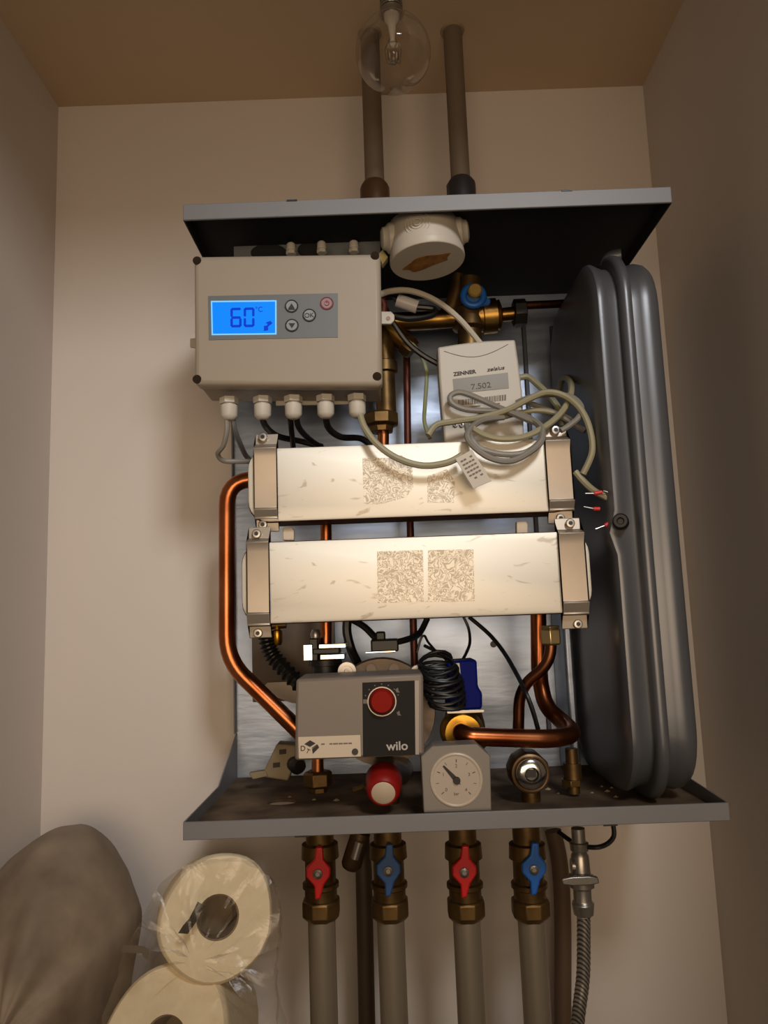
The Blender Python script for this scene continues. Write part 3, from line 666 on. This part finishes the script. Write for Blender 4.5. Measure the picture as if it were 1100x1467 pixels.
fk = thing('strainer_cap', at(760, 1140, .08), 'round chrome cap in a brass housing under the level copper pipe', 'fitting')
kf = mpp(760, 1108, .06)
obj('housing', M().lathe(at(760, 1108, .065), (0,1,0), [(0, 27*kf), (.004, 30*kf), (.03, 30*kf), (.045, 22*kf)], 10), brass_dk, fk, bev=.0015)
obj('ring', M().ring(at(760, 1108, .063), (0,1,0), 25*kf, .0022, 36, 8), mat('brown_ring', (120, 96, 70), .4, .8), fk)
obj('chrome_cap', M().lathe(at(760, 1108, .062), (0,-1,0), [(0, 22*kf), (.006, 21.5*kf), (.008, 18*kf), (.0082, 10*kf), (.005, 8*kf)], 32), chrome_m, fk, label='mirror-like chrome cap')
obj('cap_recess', M().pext([(755,1103),(768,1103),(768,1114),(755,1114)], .0532, .004), dark_m, fk)
obj('foot', M().lathe(at(760, 1130, .085), (0,0,-1), [(0, 14*kf), (22*kf, 14*kf)], 12), brass_dk, fk)

db = M()
for px, py in ((876,1129),(848,1136),(882,1142),(800,1137),(862,1127),(450,1146),(482,1147),(785,1131),(870,1134),(415,1142),(700,1150)):
    q = at(px, py, .1); Yd = .1
    # find where the ray meets the tray floor
    d = (q-CAM); t = (-.0118-CZ)/d.z; p = CAM+d*t
    if p.y < .01 or p.y > D-.01: continue
    r = random.uniform(.002, .0045)
    db.add([p+Vector((r,0,0)), p+Vector((0,r,0)), p+Vector((-r,0,0)), p+Vector((0,-r*.8,0)), p+Vector((0,0,r*.6))], [(0,1,4),(1,2,4),(2,3,4),(3,0,4),(3,2,1,0)])
obj('plaster_crumbs', db, mat('plaster_crumb', (172, 152, 124), .9), label='pale plaster crumbs scattered on the brown tray floor', cat='debris', kind='stuff', smooth=False)

# ------------------------------------------------------------------ heat meter with cables
mt_ = thing('heat_meter', at(690, 635, .13), 'white tilted electronic meter with a small grey display, tangled cables below', 'meter')
Ym = .115; TM = math.radians(6.5)
sh = [(627, 497)]+[(627+(738-627)*t, 497-10*math.sin(math.pi*min(1, t*1.05)*.55)/math.sin(math.pi*.55)*1.0) for t in (.2, .4, .6, .8)]+[(738, 486), (743, 520), (748, 560), (752, 640), (638, 648), (634, 600), (629, 540)]
obj('housing', M().pext(sh, Ym, .03), mat('off_white_plastic', (190, 184, 172), .45), mt_, bev=.0025)
arc = [at(636+ (728-636)*t, 503+(-10)*t+13*math.sin(math.pi*t), Ym-.0003) for t in [i/12 for i in range(13)]]
obj('cover_line', M().sweep(arc, .0004, 5), ink_g, mt_)
obj('display', M().pext([(648.5, 543), (727.5, 533.5), (729, 556), (650, 564)], Ym-.0006, .001), dispg_m, mt_, label='grey unlit display')
text('display_figures', '7.502', 689, 552.5, Ym-.0009, 8, mat('lcd_ink', (56, 52, 44), .5), mt_, TM-.03, width=28)
text('maker_lettering', 'ZENNER', 665.5, 534, Ym-.0005, 5.6, ink_m, mt_, TM-.02, bold=.03, width=33)
text('model_lettering', 'zelsius', 710, 528, Ym-.0005, 5.6, ink_m, mt_, TM-.02, bold=.015, width=26, shear=.3)
bars = M(); x = 656
while x < 725:
    w = random.choice((1, 1.6, 2.4)); y0 = 573-(x-656)*.115; bars.pext([(x, y0), (x+w, y0-.1), (x+w, y0+8), (x, y0+8.1)], Ym-.0006, .0003); x += w+random.choice((.7, 1.2))
obj('bar_code', bars, ink_g, mt_, smooth=False, label='printed bar code strip')
ln = M(); ln.pext([(668,583),(688,580.5),(688,582),(668,584.5)], Ym-.0006, .0003); ln.pext([(700,579),(716,577),(716,578.5),(700,580.5)], Ym-.0006, .0003)
obj('small_print', ln, ink_g, mt_, smooth=False)
for x in (652, 661): screw(x, 609, Ym, 3.5, mt_, 'terminal_screw', steel_m)

def cable(label, pts, r, mt, cat='cable', group=None, n=8): return obj('cable', cablem(pts, r, n), mt, label=label, cat=cat, group=group)
cable('pale cable arching from the control box over the brass manifold to the meter', [(540,424,.09),(560,417,.1),(590,417,.115),(625,431,.125),(658,457,.13),(688,492,.138)], 4.3, cable_w)
cable('olive cable drooping from the rightmost gland across the upper exchanger', [(515,590,.06),(522,612,.052),(540,636,.046),(568,656,.044),(605,667,.044),(640,663,.044),(662,652,.046)], 4.8, cable_o)
cable('olive cable rising behind the meter then arching right and down to the tank', [(613,624,.075),(625,609,.08),(650,604,.085),(689,598,.088),(727,587,.085),(759,571,.08),(784,562,.075),(810,568,.07),(832,587,.06),(845,616,.052),(848,648,.05),(835,679,.055)], 4.6, cable_o)
cable('olive cable loop dropping from the back panel to below the meter', [(800,560,.2),(806,542,.17),(816,546,.12),(818,562,.085),(807,587,.072),(784,609,.062),(753,625,.055),(721,629,.054),(695,624,.056),(676,613,.06)], 4.8, cable_o)
cable('grey cable looped over the meter and hanging in two turns on the upper exchanger', [(765,605,.072),(753,600,.078),(708,581,.095),(676,567,.1),(657,562,.1),(645,568,.1),(649,579,.1),(670,587,.1),(708,589,.096),(746,594,.085),(772,610,.066),(777,627,.05),(765,643,.045),(734,660,.043),(702,656,.043),(676,637,.045),(670,620,.05),(689,603,.075),(721,598,.09)], 4.4, cable_g)
cable('grey cable turn drooping over the top edge of the upper exchanger', [(668,610,.07),(675,628,.05),(689,643,.048),(721,651,.047),(753,648,.047),(773,632,.05),(776,612,.06),(757,598,.08)], 4.4, cable_g)
cable('grey cable bow around the screw of the upper right strap', [(740,577,.1),(760,569,.09),(784,565,.085),(816,568,.075),(832,581,.068),(830,596,.062),(816,609,.058),(803,617,.056)], 4.2, cable_g)
cable('grey cable slanting down behind the tangle toward the right', [(748,574,.11),(784,587,.095),(810,600,.085),(838,618,.075)], 4.2, cable_g)
cable('grey-green cable leaving the right side of the meter', [(744,541,.125),(756,540,.125),(768,549,.12),(783,563,.11),(800,585,.1),(806,610,.1)], 4.6, mat('green_grey_cable', (140, 138, 112), .5))
cable('short olive cable crossing the middle of the tangle', [(700,603,.1),(735,594,.1),(768,588,.095),(800,593,.09),(822,604,.09)], 3.8, cable_o)
pc_ = thing('sensor_cable', at(878, 715, .04), 'olive cable with red ferrules and bare wire ends in front of the tank', 'cable')
obj('sheath', cablem([(824,676,.06),(838,692,.055),(852,704,.045),(866,711,.035),(884,720,.03),(893,718,.03)], 5), cable_o, pc_)
obj('sheath', cablem([(893,718,.03),(884,722,.03),(877,733,.034),(876,752,.04)], 4.2), cable_o, pc_)
for a, b in (((851,707),(862,705)), ((850,729),(859,729)), ((866,753),(872,750))):
    obj('ferrule', M().sweep([at(*a, .028), at(*b, .028)], 2.9*mpp(855,710,.03), 10), mat('red_ferrule', (206, 52, 50), .4), pc_)
for a, b in (((838,707),(851,707)), ((836,726),(851,729)), ((853,758),(866,753)), ((864,703),(893,713))):
    obj('bare_wire', M().sweep([at(*a, .028), at(*b, .028)], 1.0*mpp(855,710,.03), 6), steel_m, pc_)
tg = thing('cable_tag', at(678, 675, .036), 'small white printed tag folded round a cable on the upper exchanger', 'tag')
obj('tag_sheet', M().pext([(652,657),(676,644),(704,689),(678,700)], .036, .0012), mat('tag_white', (196, 188, 174), .5), tg, bev=.0003)
pr = M()
for i in range(6):
    for j in range(4):
        if random.random() < .12: continue
        u0 = .13+.12*i; v0 = .16+.18*j; 
        def tt(u, v): return (652+24*v+26*u, 657-13*v+43*u)
        pr.pext([tt(u0, v0), tt(u0, v0+.14), tt(u0+.05, v0+.14), tt(u0+.05, v0)], .0355, .0003)
obj('tag_print', pr, ink_g, tg, smooth=False)
cable('grey cable loop under the leftmost gland reaching behind the upper exchanger', [(324,590,.062),(325,615,.062),(320,638,.07),(312,650,.08),(320,660,.09),(345,661,.1),(372,661,.125)], 3.6, cable_g)
cable('dark grey cable falling from the leftmost gland', [(333,590,.066),(336,615,.07),(345,638,.09),(354,655,.12),(372,668,.13)], 3.8, mat('dark_grey_cable', (92, 92, 92), .5))
cable('black cable curving right from the second gland', [(374,590,.062),(380,610,.07),(398,625,.09),(430,632,.12),(462,640,.13)], 4.6, cable_k)
cable('black cable falling nearly straight from the middle gland', [(415,590,.062),(417,612,.08),(420,640,.12)], 4.2, cable_k)
cable('black cable curving right from the middle gland', [(424,590,.064),(428,612,.08),(444,630,.11),(462,642,.125)], 4.2, cable_k)
cable('black cable curving right from the fourth gland', [(466,590,.062),(470,612,.08),(488,626,.1),(516,628,.12),(534,640,.13)], 4.8, cable_k)
cable('thin black wire rising from the left top gland under the top panel', [(417,348,.075),(408,338,.10),(392,330,.14),(380,330,.18)], 2.6, cable_k)
cable('thin black wire looping from the right top gland under the top panel', [(508,348,.075),(512,342,.10),(490,330,.12),(455,322,.14),(400,320,.2)], 2.6, cable_k)
hw = thing('cable_joint', at(585, 446, .13), 'white cable connector with black wires above the brass tube', 'connector')
obj('sleeve', M().sweep([at(569, 430, .13), at(598, 440, .13)], [.0085, .0085], 12), mat('bright_white_plastic', (206, 204, 204), .35), hw)
obj('wire', cablem([(545,423,.12),(560,425,.128),(571,431,.13)], 3.4), cable_k, hw)
obj('wire', cablem([(548,436,.12),(556,450,.118),(585,457,.118),(618,452,.125),(622,443,.13),(597,440,.13)], 4.2), cable_k, hw)
cable('black cable running down beside the brass elbow to the meter', [(551,440,.12),(565,465,.125),(583,490,.13),(604,508,.135),(630,523,.138)], 4.2, cable_k)
cable('thin pale green wire hanging between brown pipe and meter', [(590,492,.16),(604,512,.16),(611,535,.16),(609,575,.15),(608,605,.13),(616,628,.12)], 3.0, mat('pale_green_wire', (134, 140, 104), .5))
cable('thin red-brown wire end showing at the control box edge', [(546,428,.11),(550,436,.112),(549,448,.115)], 5, mat('dark_red_cable', (110, 36, 28), .5))
# lower cables
cable('black cable descending past the crossing copper pipes', [(672,884,.2),(700,908,.19),(720,932,.17),(738,962,.13),(752,990,.09),(763,1018,.085),(772,1050,.09)], 3.2, cable_k)
cable('thin black wire bowing down to the navy blue actuator', [(662,880,.2),(671,900,.2),(673,920,.19),(668,935,.16),(662,946,.14)], 2.2, cable_k)
cable('fine black wire peaking left of the navy blue actuator', [(597,935,.2),(603,915,.2),(608,911,.2),(614,921,.19),(630,938,.16),(645,948,.13)], 1.8, cable_k)
cable('black cable from the pump plug to the back panel', [(556,922,.15),(580,917,.16),(600,908,.19),(612,886,.2)], 4.6, cable_k)
cable('black cable sloping into the pump plug from the left', [(505,888,.17),(522,898,.16),(536,912,.15),(545,922,.14)], 5, cable_k)
cable('black cable beside the vertical copper stub', [(498,884,.17),(497,905,.17),(503,930,.17),(512,950,.16)], 7, cable_k)

# ------------------------------------------------------------------ flat expansion tank
tk_ = thing('expansion_tank', (.48, .14, -.012), 'tall flat grey expansion tank with rolled seams standing at the right', 'tank')
ztop = at(885, 364, .06).z; zbot = -.0115
def rr2(i, n=9):
    y0, y1, z0, z1 = .018+i, .262-i, zbot+.007+i, ztop-.007-i; rad = max(.012, .065-i*.6); P = []
    for cy, cz, a0 in ((y1-rad, z1-rad, 0), (y0+rad, z1-rad, 90), (y0+rad, z0+rad, 180), (y1-rad, z0+rad, 270)):
        for k in range(n):
            a = math.radians(a0+90*k/(n-1)); P.append((cy+rad*math.cos(a), cz+rad*math.sin(a)))
    return P
xs = at(925, 750, .012).x                             # seam plane
def shell(prof, name, zsub=20, dent=False):
    m = M(); rings = []
    base = None
    for dx, ins in prof:
        P = rr2(ins)
        # subdivide the long front edge so that it can carry a dent
        Q = []
        for i in range(len(P)):
            a, b = P[i], P[(i+1) % len(P)]; Q.append(a)
            if abs(a[1]-b[1]) > .2:
                for k in range(1, zsub): t = k/zsub; Q.append((a[0]+(b[0]-a[0])*t, a[1]+(b[1]-a[1])*t))
        rings.append([(xs+dx, y, z) for y, z in Q])
    if dent:
        zc = at(872, 768, .02).z
        for ri, rg_ in enumerate(rings):
            for i, (x, y, z) in enumerate(rg_):
                if y < .12:
                    g = math.exp(-((z-zc)/.012)**2)*max(0, 1-(y-.018)/.06); rg_[i] = (x-g*.008*(1 < ri < len(rings)-1), y, z)
    N = len(rings[0]); vs = [v for r_ in rings for v in r_]
    m.add(vs, [(i*N+j, i*N+(j+1) % N, (i+1)*N+(j+1) % N, (i+1)*N+j) for i in range(len(rings)-1) for j in range(N)]+[tuple(range(N)), tuple((len(rings)-1)*N+j for j in range(N))])
    return obj(name, m, tank_m, tk_)
shell([(-.004, .006), (-.012, .0065), (-.020, .0035), (-.026, .001), (-.030, .002), (-.0325, .006), (-.0345, .013), (-.036, .024), (-.037, .045), (-.0375, .08), (-.038, .105)], 'left_shell', dent=True)
shell([(.004, .006), (.011, .0065), (.018, .0035), (.026, .0015), (.034, .003), (.039, .0065), (.042, .013), (.0435, .024), (.045, .05), (.0455, .08), (.046, .105)], 'right_shell')
shell([(-.0065, .003), (-.0068, -.003), (-.005, -.0062), (-.0018, -.0075), (.0018, -.0075), (.005, -.0062), (.0068, -.003), (.0065, .003)], 'rolled_seam')
c = at(889, 747, .012); obj('valve_cap', M().lathe(c, (-.35,-1,0), [(-.012, .0085), (.004, .0085), (.006, .007), (.006, .004), (.003, .003)], 18), dark_m, tk_, label='black plastic valve cap')
obj('top_stub', M().sweep(bent([at(868, 384, .075), at(872, 369, .075), at(890, 366, .07)], .01), .0085, 12), tank_m, tk_)

# ------------------------------------------------------------------ pipes up to the ceiling
for i, (px0, py0, px1, py1, lbl) in enumerate(((530, 60, 537, 282, 'left grey ceiling pipe, seen behind the glass bulb'), (648, 52, 661, 278, 'right grey ceiling pipe, clear of the bulb'))):
    k = mpp(px1, py1, .165); a = at(px1, py1, .165); xt = at(px0+(px1-px0)*.15, py0+30, .165).x
    t = thing('ceiling_pipe', (a.x, .165, H), lbl, 'pipe', 'pipes rising to the ceiling')
    obj('pipe', M().sweep([(a.x, .165, H), (a.x*.6+xt*.4, .165, H*.6+ZC*.4), (xt, .165, ZC)], .0132, 20), pipe_dk, t)
    obj('collar', M().lathe((a.x*.9+xt*.1, .165, .745), (0,0,1), [(0, .020), (.032, .020), (.040, .015)], 12), mat('brown_collar', (88, 66, 44), .5, .5) if i == 0 else mat('black_collar', (38, 36, 38), .5), t, bev=.001)
    obj('ceiling_rose', M().lathe((xt, .165, ZC), (0,0,-1), [(0, .017), (.003, .016)], 20), mat('worn_sealant', (150, 130, 104), .8), t)

# ------------------------------------------------------------------ valves and pipes below the unit
YV = .115
def iso(px, hx_, hy, col, lbl, plbl, hmat):
    k = mpp(px, 1250, YV); X = at(px, 1250, YV).x; zt = -.0165
    t = thing('isolating_valve', (X, YV, at(px, 1314, YV).z), lbl, 'valve', 'isolating valves below the heating unit')
    def z(py): return at(px, py, YV).z
    pr = [(0, 20*k), (zt-z(1206), 20*k), (zt-z(1208), 26*k), (zt-z(1228), 27*k), (zt-z(1231), 22*k), (zt-z(1262), 22*k), (zt-z(1264), 26*k), (zt-z(1270), 26*k), (zt-z(1272), 23*k), (zt-z(1288), 23*k)]
    obj('valve_body', M().lathe((X, YV, zt), (0,0,-1), pr, 20), brass_dk, t)
    obj('compression_nut', M().lathe((X, YV, z(1286)), (0,0,-1), [(0, 25*k), (3*k, 28*k), (22*k, 28*k), (29*k, 21*k)], 8), brass_m if False else brass_dk, t, bev=.0012)
    Yh = YV-.031
    def q(dx, dy): return (hx_+dx, hy+dy)
    h = M().pext([q(-3,-38), q(7,-38), q(8,-20), q(18,-8), q(18,3), q(9,16), q(4,36), q(-4,38), q(-5,18), q(-17,5), q(-17,-8), q(-5,-20)], Yh, .007)
    obj('butterfly_handle', h, hmat, t, bev=.0018, seg=3, label='%s butterfly handle' % col)
    obj('handle_screw', M().lathe(at(hx_, hy, Yh), (0,-1,0), [(0, 7*k), (.002, 6.5*k), (.003, 4*k), (.0015, 3*k)], 16), steel_m, t)
    obj('stem', M().cyl((X, YV-.018, z(1250)), (X, Yh+.006, z(1250)), 7*k), brass_dk, t)
    p = obj('riser_pipe', M().sweep([(X, YV, z(1312)), (X+.001, YV, -.5), (X+.004, YV+.0, -1.2)], 19.5*k, 20), pipe_m, None, label=plbl, cat='pipe', group='grey pipes below the valves')
iso(459, 455, 1252, 'red', 'leftmost isolating valve, brass with a red butterfly handle', 'leftmost thick grey pipe, under the first red-handled valve', redh_m)
iso(557, 556, 1248, 'dull blue', 'brass valve with a dull blue handle, second from the left', 'thick grey pipe under the left blue-handled valve', mat('dull_blue', (32, 74, 126), .5))
iso(665, 665, 1250, 'red', 'brass valve with a red handle below the pressure gauge', 'thick grey pipe under the red-handled valve below the gauge', redh_m)
iso(757, 765, 1246, 'bright blue', 'brass valve with a bright blue handle, rightmost of the four', 'rightmost thick grey pipe, under the bright blue-handled valve', blue_m)
# drain spout and waste pipe
ds = thing('discharge_spout', at(508, 1246, .1), 'short tilted brass discharge spout between the two left valves', 'fitting')
k = mpp(508, 1220, .1)
obj('spout', M().lathe(at(517, 1192, .10), at(503, 1240, .10)-at(517, 1192, .10), [(0, 14*k), (46*k, 15*k), (52*k, 12*k), (54*k, 8*k)], 16), mat('dark_bronze', (78, 60, 40), .5, .7), ds)
obj('spout_label', M().sweep([at(515, 1206, .085), at(508, 1230, .085)], 6.5*k, 10), steel_m, ds)
obj('dark_tube', M().sweep([at(517, 1196, .2), at(521, 1250, .2), (at(523, 1460, .2).x, .2, -.5), (at(523, 1460, .2).x, .2, -1.2)], 12*mpp(520, 1300, .2), 16), mat('dark_brown_pipe', (62, 48, 34), .55), label='dark brown waste pipe rising behind the tilted spout', cat='pipe')
for (pts, r, lb_) in ((((792, 1190, .24), (802, 1240, .24), (806, 1320, .24), (806, 1467, .24), (806, 1700, .24)), 12, 'dark brown tube against the wall behind the braided hose'),):
    obj('dark_tube', M().sweep(smooth_path([at(*p) for p in pts]), r*mpp(800, 1300, .24), 14), mat('mid_brown_tube', (92, 72, 52), .6), label=lb_, cat='pipe')  # dark brown tube curving down close to the wall
zq = lambda py: at(832, py, .1).z
hs = thing('braided_hose', at(830, 1310, .1), 'steel braided filling hose with a winged tap below the right end', 'hose')
k = mpp(832, 1250, .1); X = at(832, 1250, .1).x
obj('tap_body', M().lathe((X, .1, zq(1186)), (0,0,-1), [(zq(1186)-zq(1186+d_), r_*k) for d_, r_ in ((0,10),(20,10),(21,14),(32,13),(34,10),(40,13),(66,14),(68,18),(84,18),(86,13),(104,13),(108,16),(124,14))], 12), steel_m, hs, bev=.0005)
obj('tap_wing', M().pext([(804,1259),(820,1256),(844,1255),(857,1257),(859,1266),(846,1269),(820,1270),(806,1268)], .082, .006), steel_m, hs, bev=.0015)
obj('side_port', M().sweep([at(818, 1240, .1), at(830, 1240, .1)], 10*k, 12), steel_m, hs)
def braid():
    m = bpy.data.materials.new('steel_braid'); m.use_nodes = True; nt = m.node_tree; b = nt.nodes['Principled BSDF']
    b.inputs['Metallic'].default_value = .8; b.inputs['Roughness'].default_value = .4
    tc = nt.nodes.new('ShaderNodeTexCoord'); w = nt.nodes.new('ShaderNodeTexWave'); w.inputs['Scale'].default_value = 120; w.bands_direction = 'DIAGONAL'
    r = nt.nodes.new('ShaderNodeValToRGB'); r.color_ramp.elements[0].color = (.08, .07, .06, 1); r.color_ramp.elements[1].color = (.5, .47, .42, 1)
    nt.links.new(tc.outputs['Object'], w.inputs[0]); nt.links.new(w.outputs[0], r.inputs[0]); nt.links.new(r.outputs[0], b.inputs['Base Color']); return m
P = smooth_path([Vector((X, .1, at(832, 1308, .1).z)), at(836, 1345, .1), at(835, 1400, .1), at(827, 1467, .1), at(815, 1600, .12), at(812, 1900, .15)], 14)
obj('hose', M().sweep(P, [9.5*k*(1.04 if i % 2 else .96) for i in range(len(P))], 14), braid(), hs)
cable('black wire loop hanging below the right end of the tray', [(878,1180,.09),(879,1198,.09),(868,1210,.09),(850,1214,.09),(825,1209,.11),(800,1192,.13)], 3.4, cable_k)

# ------------------------------------------------------------------ light bulb under the ceiling
bc = at(563, 76, .035); Rb = 54*mpp(563, 76, .035)
bl = thing('glass_bulb', (bc.x, bc.y, bc.z-Rb), 'large clear glass globe bulb, unlit, hanging under the ceiling', 'light bulb')
prof = []
for i in range(0, 31):
    a = math.radians(-90+ i*5.0); prof.append((bc.z*0+Rb*math.sin(a), Rb*math.cos(a)))
prof = [(t, r) for t, r in prof if not (t > 0 and r < .020)]
prof += [(Rb*1.0, .0155), (Rb*1.1, .0125), (Rb*1.22, .0125)]
gm = M(); n = 40; vs = []
for t, r in prof:
    for j in range(n): a = 2*math.pi*j/n; vs.append((bc.x+r*math.cos(a), bc.y+r*math.sin(a), bc.z+t))
gm.add(vs, [(i*n+j, i*n+(j+1) % n, (i+1)*n+(j+1) % n, (i+1)*n+j) for i in range(len(prof)-1) for j in range(n)])
obj('globe', gm, bulb_m, bl, label='clear glass globe')
zt = bc.z+Rb*1.15
obj('glass_stem', M().lathe((bc.x, bc.y, zt), (0,0,-1), [(0, .010), (.010, .009), (.016, .005), (.035, .003), (.04, .004), (.044, .002)], 16), mat('stem_glass', (220, 215, 205), .1, .0, spec=1), bl)
obj('filament_capsule', M().lathe((bc.x, bc.y, zt-.038), (0,0,-1), [(0, .003), (.004, .007), (.024, .007), (.028, .004)], 16), glass('capsule_glass', (.9, .88, .84), .1, .5), bl)
fw = M()
for sx in (-1, 1): fw.sweep([(bc.x+sx*.002, bc.y, zt-.03), (bc.x+sx*.010, bc.y, zt-.048), (bc.x+sx*.008, bc.y, zt-.066)], .0006, 6)
fw.sweep([(bc.x+.008*math.cos(i/14*math.pi*6)*.25+.006*(i/14*2-1), bc.y+.002*math.sin(i), zt-.066) for i in range(15)], .0005, 5)
obj('filament', fw, steel_m, bl)
obj('screw_base', M().lathe((bc.x, bc.y, zt-.002), (0,0,1), [(0, .0135), (.004, .0135), (.006, .0142), (.008, .0132), (.010, .0142), (.012, .0132), (.014, .0142), (.016, .0132), (.022, .011)], 24), steel_m, bl)
lh = thing('lamp_holder', (bc.x, bc.y, zt+.015), 'dark lamp holder with its short cord at the ceiling above the globe', 'lamp holder')
obj('socket', M().lathe((bc.x, bc.y, zt+.003), (0,0,1), [(0, .0135), (.016, .0135), (.028, .009), (.034, .005)], 20), dark_m, lh)
obj('cord', M().sweep([(bc.x, bc.y, zt+.03), (bc.x-.002, bc.y, ZC)], .003, 8), dark_m, lh)
obj('ceiling_cup', M().lathe((bc.x-.002, bc.y, ZC), (0,0,-1), [(0, .022), (.004, .021), (.012, .01)], 20), mat('dark_brown_cup', (70, 56, 40), .6), lh)

# ------------------------------------------------------------------ paper rolls in plastic on a shelf below left
def roll(px, py, Y0, L, rpx, ax, lbl, squash=1.0):
    c = at(px, py, Y0); k = mpp(px, py, Y0); r = rpx*k; ax = Vector(ax).normalized()
    t = thing('paper_roll', c, lbl, 'paper roll', 'paper rolls in clear plastic')
    m = M(); n = 44; rings = [(.0, 30*k), (.0, 30*k+.001), (-.0008, r*.6), (.0, r*.94), (.004, r*.99), (.012, r), (L-.01, r), (L-.002, r*.98), (L, r*.93), (L, 30*k)]
    u = ax.orthogonal().normalized(); w = ax.cross(u); vs = []
    for t_, q in rings:
        for j in range(n):
            a = 2*math.pi*j/n
            f = 1+(.035*math.cos(2*a+.6)+.02*math.cos(3*a+1)+.012*math.cos(5*a))*(1 if q > r*.5 else 0)
            vs.append(c+ax*t_+(u*math.cos(a)+w*math.sin(a))*q*f)
    K = len(rings)
    m.add(vs, [(i*n+j, i*n+(j+1) % n, ((i+1) % K)*n+(j+1) % n, ((i+1) % K)*n+j) for i in range(K) for j in range(n)])
    obj('paper', m, paper_m, t)
    tm = M(); vs = []
    for t_, q in ((.003, 30*k), (L-.003, 30*k), (L-.003, 28*k), (.003, 28*k)):
        for j in range(n): a = 2*math.pi*j/n; vs.append(c+ax*t_+(u*math.cos(a)+w*math.sin(a))*q)
    tm.add(vs, [(i*n+j, i*n+(j+1) % n, ((i+1) % 4)*n+(j+1) % n, ((i+1) % 4)*n+j) for i in range(4) for j in range(n)])
    tm.cyl(c+ax*.06, c+ax*.061, 28*k, 20)
    obj('cardboard_core', tm, core_m, t)
    return t, c, r
t1, c1, r1 = roll(312, 1314, .0, .18, 83, (-.3, 1, -.3), 'upper paper roll, its open end and cardboard core facing forward')
t2, c2, r2 = roll(236, 1489, -.03, .19, 94, (0, 1, -.42), 'lower paper roll, cut off by the bottom of the picture')
obj('adhesive_tab', M().pext([(283,1292),(294,1298),(283,1318),(269,1338),(255,1337),(262,1326),(271,1316)], -.037, .0008), dark_m, t1, smooth=False, label='black adhesive tab')
zs = -.345
sh_ = thing('shelf', (XL+.2, .07, zs-.02), 'plain shelf board under the wrapped rolls, below the picture edge', 'shelf')
obj('board', M().box((XL+.001, -.22, zs-.02), (at(380, 1467, .1).x, WY-.001, zs)), mat('shelf_white', (170, 155, 135), .6), sh_, bev=.001)
# clear film bag around the rolls
def bag(outline, Yf, Yb, bulge, name, mt, lbl, cat, seed, rings=7, amp=.004, drift=(0, 0)):
    rnd = random.Random(seed); P = [at(x, y, Yf) for x, y in outline]; 
    P = smooth_path(P+[P[0]], 5)[:-1]; n = len(P); cen = sum(P, Vector())/n; vs = []; levels = []
    for i in range(rings): s = .12+.88*i/(rings-1); levels.append((s, Yf-bulge*(1-s**2)))
    levels += [(1.0, Yf+(Yb-Yf)*t) for t in (.25, .6, 1.0)]
    for li, (s, Y) in enumerate(levels):
        for j, p in enumerate(P):
            q = cen+(p-cen)*s; w = amp*(math.sin(j*.9+li*1.3+seed)+.6*math.sin(j*2.3-li*.8))*(1 if li else 0)
            tb_ = max(0, (Y-Yf)/(Yb-Yf)); vs.append((q.x+(w*.4 if li >= rings-1 else 0)+drift[0]*tb_, Y+(w if li < rings-1 else 0), q.z+w*.25+drift[1]*tb_))
    m = M(); K = len(levels)
    m.add(vs, [(i*n+j, i*n+(j+1) % n, (i+1)*n+(j+1) % n, (i+1)*n+j) for i in range(K-1) for j in range(n)]+[tuple(range(n))])
    return obj(name, m, mt, label=lbl, cat=cat)
bag([(202,1320),(222,1276),(262,1242),(318,1229),(372,1242),(398,1282),(401,1345),(394,1400),(398,1470),(395,1580),(128,1580),(146,1470),(166,1400),(184,1350)], -.05, .19, .012, 'plastic_wrap', film_m, 'clear wrinkled plastic film wrapped around the paper rolls', 'plastic film', 3, drift=(-.035, -.085))
obj('foil_seal', M().pext([(176,1354),(206,1356),(213,1362),(212,1374),(206,1372),(203,1366),(174,1364)], -.075, .0008), mat('grey_brown_print', (98, 86, 72), .5), bpy.data.objects['plastic_wrap'], smooth=False, label='small dark printed mark')
def dome(outline, Ym, front, back, name, mt, lbl, cat, dz):
    P = [at(x, y, Ym) for x, y in outline]; P = smooth_path(P+[P[0]], 6)[:-1]; n = len(P); cen = sum(P, Vector())/n; vs = []
    cen.z -= .03; lv = []
    for i in range(1, 13): a = math.pi*i/26; lv.append((math.sin(a), -front*math.cos(a)))
    lv.append((1, 0)); lv += [(math.cos(math.pi*i/10), back*math.sin(math.pi*i/10)) for i in range(1, 5)]
    for s_, dy in lv:
        for j, p in enumerate(P):
            q = cen+(p-cen)*s_; h = .004*math.sin(j*.35+dy*30)+.002*math.sin(j*.8-dy*50)
            vs.append((max(q.x, XL+.003), min(Ym+dy+h*(1-s_*.5), WY-.003), q.z+dz*dy))
    m = M(); K = len(lv)
    m.add(vs, [(i*n+j, i*n+(j+1) % n, (i+1)*n+(j+1) % n, (i+1)*n+j) for i in range(K-1) for j in range(n)]+[tuple(range(n)), tuple((K-1)*n+j for j in range(n))])
    return obj(name, m, mt, label=lbl, cat=cat)
dome([(-90,1310),(-20,1268),(30,1218),(88,1184),(135,1199),(165,1240),(184,1292),(194,1330),(180,1420),(165,1520),(150,1640),(-100,1640)], .15, .15, .12, 'foam_wrapped_bundle', foam_m, 'large rounded bundle wrapped in greyish foam sheet in the left corner', 'bundle', -.0)
